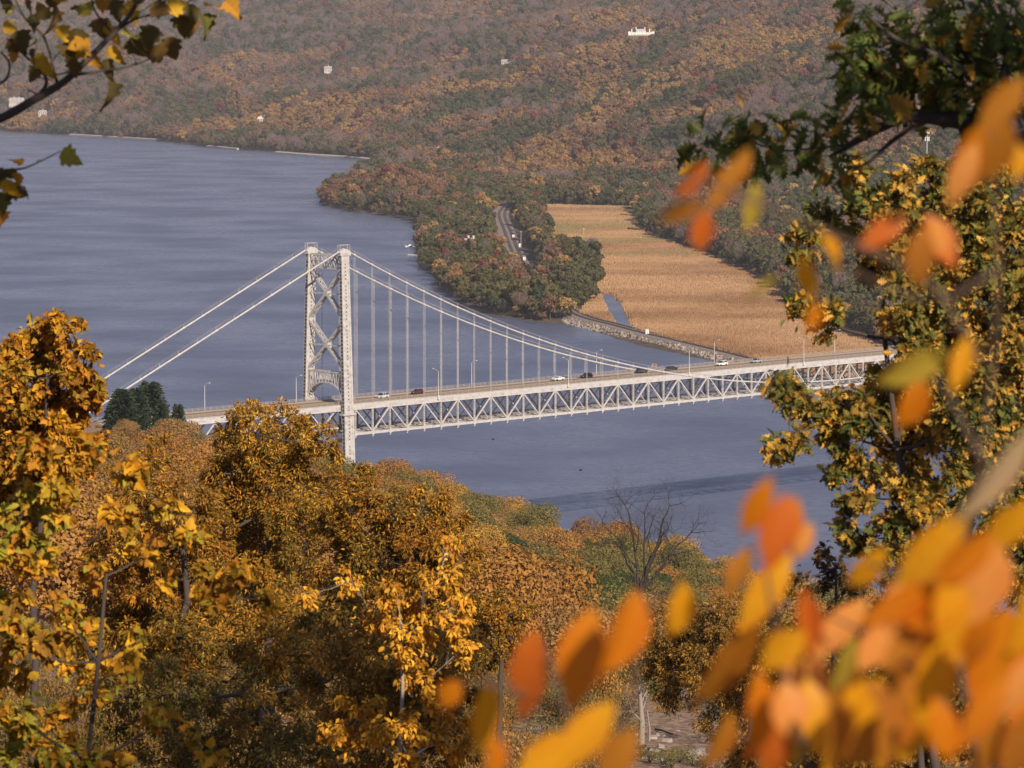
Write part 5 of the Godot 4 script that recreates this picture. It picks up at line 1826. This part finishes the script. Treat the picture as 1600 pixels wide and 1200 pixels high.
func upper_branch(maple: Array, brown: Material) -> void:
	# a maple to the left of the overlook, one of its branches in the upper left corner
	rng.seed = 6006
	var z := 22.0
	var foot := Vector3(-5.6, near_ground(-5.6, z), -z)
	var tree := thing("maple_tree", "dark maple branch with a few yellow leaves above the far shore", "tree", foot, 0.0, "autumn trees below the overlook")
	var inv := tree.transform.affine_inverse()
	var g := Geo.new()
	var stem := curve(foot - Vector3(0, 0.5, 0), Vector3(-5.0, 187.0, -z), 0.0, 0.12, 6)
	g.tube(stem.map(func(p): return inv * p), taper(0.2, 0.07, stem.size()), 9)
	part("trunk", g.mesh(brown), tree)
	var tips := []
	g = Geo.new()
	limb_with_twigs(g, inv, [stem[3], at_depth(-120, 240, z)] + px_path([[0, 186], [50, 158], [100, 128], [135, 95], [170, 60], [205, 20], [230, -30]], z, z), 0.034, 0.010, 4, 0.12, tips)
	limb_with_twigs(g, inv, px_path([[55, 155], [72, 132], [66, 112], [40, 88], [10, 60]], z, z), 0.013, 0.005, 4, 0.14, tips)
	limb_with_twigs(g, inv, px_path([[110, 118], [150, 112], [200, 104], [245, 88]], z, z), 0.010, 0.004, 2, 0.08, tips)
	limb_with_twigs(g, inv, px_path([[70, 118], [110, 112], [140, 90]], z, z), 0.006, 0.004, 1, 0.08, tips)
	limb_with_twigs(g, inv, px_path([[-40, 140], [5, 128], [15, 100], [0, 80]], z, z), 0.010, 0.005, 2, 0.1, tips)
	limb_with_twigs(g, inv, px_path([[165, 62], [210, 30], [260, 18], [320, -10]], z, z), 0.010, 0.004, 4, 0.12, tips)
	limb_with_twigs(g, inv, px_path([[90, 134], [70, 60], [40, 30], [20, -10]], z, z), 0.009, 0.004, 4, 0.14, tips)
	limb_with_twigs(g, inv, px_path([[-60, 300], [0, 268], [40, 262], [95, 236]], z, z), 0.010, 0.003, 3, 0.08, tips)
	limb_with_twigs(g, inv, px_path([[180, 55], [150, 20], [140, -20]], z, z), 0.008, 0.004, 3, 0.12, tips)
	part("branches", g.mesh(brown), tree)
	var palette := [Color(0.13, 0.095, 0.03), Color(0.62, 0.35, 0.03), Color(0.52, 0.25, 0.03), Color(0.17, 0.10, 0.03), Color(0.40, 0.33, 0.05), Color(0.14, 0.13, 0.03)]
	var c := Crown.new()
	# [x, y, how long in pixels, which way it points in degrees, colour]
	for q in [[66, 82, 46, -80, 1], [92, 40, 36, -60, 1], [140, 62, 40, 200, 2], [160, 50, 44, -20, 1], [176, 70, 36, -70, 1], [190, 20, 38, 40, 1], [24, 76, 26, -100, 2], [4, 40, 30, -20, 1], [6, 20, 26, 30, 4], [95, 238, 44, -30, 4], [38, 252, 30, 170, 2], [20, 262, 32, -120, 5], [8, 280, 36, -60, 1], [14, 296, 34, -20, 0], [30, 270, 26, -100, 2], [2, 300, 40, -90, 5], [352, 2, 36, -40, 2],
		[224, 52, 46, -80, 0], [240, 40, 44, -110, 0], [262, 58, 46, -75, 3], [282, 22, 42, -80, 0], [300, 24, 40, -100, 3], [318, 22, 40, -70, 5], [262, 16, 40, 20, 1], [320, 4, 34, -20, 2], [168, 128, 44, -80, 0], [110, 66, 40, -90, 0], [118, 90, 34, -100, 3], [75, 30, 36, 120, 0], [52, 22, 34, -90, 5], [128, 26, 36, 60, 4], [150, 8, 34, 10, 2], [196, 42, 34, -60, 4], [212, 8, 36, 40, 3], [20, 8, 34, 160, 0], [96, 4, 34, 90, 2], [110, 16, 30, 10, 5], [142, 84, 30, -60, 2], [58, 60, 30, -140, 0], [236, 8, 40, -20, 3], [70, 4, 40, 40, 0], [176, 0, 40, -70, 0], [40, 0, 40, -70, 3], [0, 330, 34, -80, 2], [30, 48, 38, -70, 0], [82, 14, 40, -80, 3], [120, 44, 38, -100, 0], [150, 30, 40, -60, 3], [170, 92, 36, -90, 0], [205, 60, 40, -70, 0], [246, 70, 36, -90, 3], [60, 104, 30, -120, 0], [14, 60, 34, -60, 3], [100, 80, 32, -40, 2], [128, 70, 36, -120, 1], [200, 10, 34, -60, 1], [300, 6, 36, -80, 0], [48, 76, 28, -80, 5], [20, 284, 36, -100, 0], [34, 290, 30, -60, 3], [0, 262, 36, -90, 0]]:
		var p := at_depth(q[0], q[1], z + rng.randf_range(-0.15, 0.15))
		var a := deg_to_rad(q[3])
		var dir := Vector3(cos(a), sin(a), rng.randf_range(-0.4, 0.4))
		var b := leaf_turn(dir, q[2] * z / FPX * 0.95, Vector3(0.1, 0.45, 1.0))
		c.rows.append([1.0, Transform3D(b, p), q[4], rng.randi() % 4])
	var tops := []
	for k in 15:      # the crown above the frame, which shades the branch
		var at := Vector3(-0.9, 185.2, -17.4) + ball() * Vector3(1.5, 0.9, 1.9)
		tops.append(at)
		clump_leaves(c, at, 0.5, 110, 0.14, palette, 4, 0.3, 0)
	g = Geo.new()
	for at in tops:
		var tw := curve(stem[5], at, 0.1, 0.2, 4)
		g.tube(tw.map(func(p): return inv * p), taper(0.04, 0.008, 5), 5)
	part("branches", g.mesh(brown), tree)
	hang_crown(tree, c, maple, palette, 60, 0.6)

func near_leaves() -> void:
	# the shrub in front of the lens, far out of focus; every leaf is its own part
	rng.seed = 7007
	var z := 3.7
	var foot := Vector3(0.42, near_ground(0.42, z), -z)
	var shrub := thing("cherry_shrub", "out of focus shrub with oval orange and yellow leaves close to the lens", "shrub", foot)
	var inv := shrub.transform.affine_inverse()
	var wood := paint(Color(0.09, 0.055, 0.035), 0.8)
	var g := Geo.new()
	var tips := []
	for s in [[[1560, 1500], [1520, 1150], [1490, 950], [1535, 720], [1560, 420], [1545, 190]], [[1530, 560], [1450, 440], [1330, 380], [1190, 320], [1110, 286], [1062, 280]], [[1330, 1500], [1260, 1180], [1215, 1000], [1190, 830], [1195, 770]], [[1000, 1500], [930, 1220], [880, 1100], [850, 1000]], [[930, 1240], [985, 1100], [1010, 960], [1060, 920]], [[1490, 950], [1420, 900], [1350, 880]], [[1520, 1150], [1440, 1060], [1370, 1000], [1290, 960]], [[880, 1110], [800, 1080], [720, 1060]], [[1560, 420], [1450, 470], [1290, 400]], [[1535, 720], [1470, 600], [1420, 560]]]:
		limb_with_twigs(g, inv, px_path(s, z, z + rng.randf_range(-0.15, 0.15)), 0.0035, 0.0012, 0, 0.0, tips)
	g.tube([Vector3(0, -0.1, 0), inv * at_depth(1560, 1500, z)], [0.008, 0.004], 6)
	g.tube([Vector3(-0.05, -0.1, 0), inv * at_depth(1330, 1500, z)], [0.007, 0.004], 6)
	g.tube([Vector3(-0.12, -0.1, 0), inv * at_depth(1000, 1500, z)], [0.007, 0.004], 6)
	part("stems", g.mesh(wood), shrub)
	var tone := {"o": Color(0.72, 0.23, 0.008), "y": Color(0.80, 0.37, 0.010), "r": Color(0.66, 0.16, 0.018), "p": Color(0.82, 0.34, 0.07), "b": Color(0.52, 0.21, 0.02), "c": Color(0.62, 0.46, 0.24), "g": Color(0.46, 0.34, 0.04), "k": Color(0.48, 0.18, 0.02)}
	var paints := {}
	var list := [[756, 1130, 160, 55, 82, "y"], [822, 1068, 180, 78, 80, "r"], [822, 1060, 160, 74, 78, "o"], [904, 1040, 190, 100, 76, "o"], [972, 1004, 175, 92, 74, "o"], [1062, 962, 112, 64, 86, "y"], [905, 1160, 170, 80, 48, "y"], [700, 1088, 66, 52, 60, "o"], [1130, 1050, 260, 70, 62, "b"], [1178, 800, 130, 52, 66, "o"], [1212, 842, 150, 72, 76, "r"], [1222, 836, 130, 66, 70, "o"], [1250, 850, 76, 44, 60, "p"], [1190, 935, 170, 66, 56, "y"], [1216, 1020, 110, 76, 40, "y"], [1266, 985, 140, 56, 100, "r"], [1276, 1000, 120, 46, 96, "p"], [1244, 1085, 160, 58, 100, "p"], [1190, 1120, 160, 66, 96, "o"], [1210, 1180, 140, 70, 80, "r"], [1332, 1100, 130, 48, 80, "y"], [1316, 1050, 120, 46, 70, "g"], [1440, 1130, 220, 80, 62, "y"], [1400, 950, 190, 66, 24, "o"], [1350, 895, 110, 54, 50, "y"], [1440, 880, 220, 80, 50, "y"], [1530, 930, 200, 130, 84, "p"], [1560, 1060, 240, 150, 86, "o"], [1480, 990, 190, 110, 66, "o"], [1570, 830, 150, 66, 50, "y"], [1548, 760, 230, 60, 54, "c"], [1450, 960, 150, 70, 16, "o"], [1420, 1030, 150, 80, 70, "k"], [1370, 1010, 130, 76, 50, "p"], [1478, 1150, 140, 70, 110, "o"], [1590, 1170, 160, 80, 70, "k"], [1300, 1180, 130, 60, 90, "y"], [1350, 1170, 150, 74, 60, "b"], [1540, 1180, 160, 90, 80, "b"], [1390, 1130, 160, 60, 120, "k"], [1250, 1160, 130, 50, 80, "g"], [1600, 980, 180, 90, 80, "y"], [1500, 880, 160, 70, 46, "o"], [1460, 1060, 160, 80, 70, "y"], [1120, 1170, 130, 60, 70, "b"], [850, 1190, 150, 90, 30, "y"], [960, 1190, 130, 70, 60, "b"], [770, 1200, 110, 60, 90, "o"], [1150, 900, 110, 44, 62, "b"],
		[1424, 640, 110, 62, 70, "o"], [1500, 576, 110, 44, 74, "y"], [1474, 382, 110, 62, 120, "r"], [1470, 376, 80, 50, 116, "p"], [1374, 366, 120, 46, 36, "r"], [1510, 262, 190, 74, 62, "o"], [1500, 280, 130, 50, 66, "p"], [1556, 250, 150, 66, 80, "b"], [1592, 260, 70, 50, 90, "y"], [1302, 396, 86, 38, 122, "y"], [1262, 440, 86, 40, 104, "y"], [1182, 454, 84, 26, 36, "g"], [1270, 500, 60, 36, 80, "o"], [1436, 410, 110, 60, 84, "k"], [1420, 580, 140, 60, 24, "g"], [1560, 170, 130, 60, 50, "b"], [1056, 334, 110, 34, 26, "b"], [1096, 366, 84, 46, 82, "r"], [1130, 296, 120, 44, 58, "b"], [1174, 330, 96, 36, 80, "g"], [1078, 288, 90, 36, 50, "r"], [1150, 270, 90, 40, 62, "b"]]
	for k in 26:      # the thick of the shrub
		list.append([rng.randf_range(1180, 1610), rng.randf_range(960, 1210), rng.randf_range(110, 200), rng.randf_range(50, 95), rng.randf_range(40, 110), ["o", "y", "b", "o", "y", "o", "y", "p"][rng.randi() % 8]])
	var shape := []
	for k in 3:
		var g2 := leaf_geo(OVAL, [0.3, 0.6, 0.15][k], [0.10, 0.25, 0.16][k], [0.2, -0.4, 0.6][k])
		for j in g2.v.size():      # the blade reddens towards its rim and tip
			var rim := clampf(absf(g2.v[j].z) * 2.6 + maxf(0.0, g2.v[j].x - 0.6) * 0.8, 0.0, 1.0)
			g2.c[j] = Color(1.0, 1.12 - 0.45 * rim, 1.0 - 0.3 * rim)
		shape.append(g2)
	var meshes := {}
	for q in list:
		var zz := z + rng.randf_range(-0.45, 0.5)
		var k := zz / FPX
		var a := deg_to_rad(q[4] + 180.0)
		var dir := Vector3(cos(a), sin(a), rng.randf_range(-0.25, 0.25)).normalized()
		var centre := at_depth(q[0], q[1], zz)
		var s := rng.randi() % 3
		var key: String = q[5] + str(s)
		if not meshes.has(key):
			meshes[key] = shape[s].mesh(leaf_paint(tone[q[5]], 1.0, 0.42, 0.42))
		var face := Vector3(rng.randf_range(0.0, 0.6), rng.randf_range(0.15, 0.75), 1.0).normalized()
		if q[5] == "c" or q[5] == "p":
			face = sunward
		var x := dir
		var zv := x.cross(face).normalized()
		var y := zv.cross(x).normalized()
		var b := Basis(x * q[2] * k * 0.86, y * q[2] * k * 0.86, zv * (q[3] * k * 0.78 / 0.52))
		var leaf := part("leaf", meshes[key], shrub)
		leaf.transform = inv * Transform3D(b, centre - dir * q[2] * k * 0.5)

# ------------------------------------------------------------------ the scene
func _ready() -> void:
	var cam := Camera3D.new()
	cam.name = "camera"
	var lens := CameraAttributesPhysical.new()
	lens.frustum_focal_length = 35.0 * FPX / 1200.0
	lens.frustum_focus_distance = 1300.0
	lens.frustum_near = 0.1
	lens.frustum_far = 30000.0
	lens.exposure_aperture = 35.0 * FPX / 1200.0 / 15.0
	cam.attributes = lens
	cam.fov = rad_to_deg(2.0 * atan(600.0 / FPX))
	cam.near = 0.1
	cam.far = 30000.0
	add_child(cam)
	cam.position = Vector3(0, EYE, 0)
	cam.rotation.x = -PITCH
	cam.current = true

	var sky := ProceduralSkyMaterial.new()
	sky.sky_top_color = lin(0.098, 0.148, 0.285)
	sky.sky_horizon_color = lin(0.31, 0.335, 0.435)
	sky.sky_curve = 0.18
	sky.ground_bottom_color = lin(0.05, 0.045, 0.04)
	sky.ground_horizon_color = lin(0.2, 0.21, 0.25)
	sky.sun_angle_max = 1.0
	var env := Environment.new()
	env.background_mode = Environment.BG_SKY
	env.sky = Sky.new()
	env.sky.sky_material = sky
	env.tonemap_mode = Environment.TONE_MAPPER_LINEAR
	env.tonemap_exposure = 1.3
	env.fog_enabled = true
	env.fog_density = 0.000030
	env.fog_light_color = lin(0.88, 0.84, 0.88)
	env.sdfgi_enabled = true
	env.ssao_enabled = true
	env.ssil_enabled = true
	var world := WorldEnvironment.new()
	world.name = "world"
	world.environment = env
	add_child(world)
	var sun := DirectionalLight3D.new()
	sun.name = "sun"
	sun.light_energy = 1.5
	sun.light_color = Color(1.0, 0.945, 0.87)
	sun.light_angular_distance = 0.5
	sun.shadow_enabled = true
	add_child(sun)
	var az := deg_to_rad(24.0)
	var el := deg_to_rad(29.0)
	var to := Vector3(sin(az) * cos(el), sin(el), cos(az) * cos(el))
	sun.look_at_from_position(to * 100.0, Vector3.ZERO, Vector3.UP)

	bark = paint(Color(0.10, 0.075, 0.06), 0.95)
	pale_bark = paint(Color(0.30, 0.25, 0.22), 0.95)
	tints_white = leaf_paint(Color.WHITE, 0.35, 0.7, 0.25)
	landscape()
	print("landscape ", Time.get_ticks_msec())
	build_bridge()
	lamps()
	traffic()
	settlement()
	print("built ", Time.get_ticks_msec())
	forest()
	print("forest ", Time.get_ticks_msec())
	bank_woods()
	print("bank ", Time.get_ticks_msec())
	overlook_trees()
	print("overlook ", Time.get_ticks_msec())
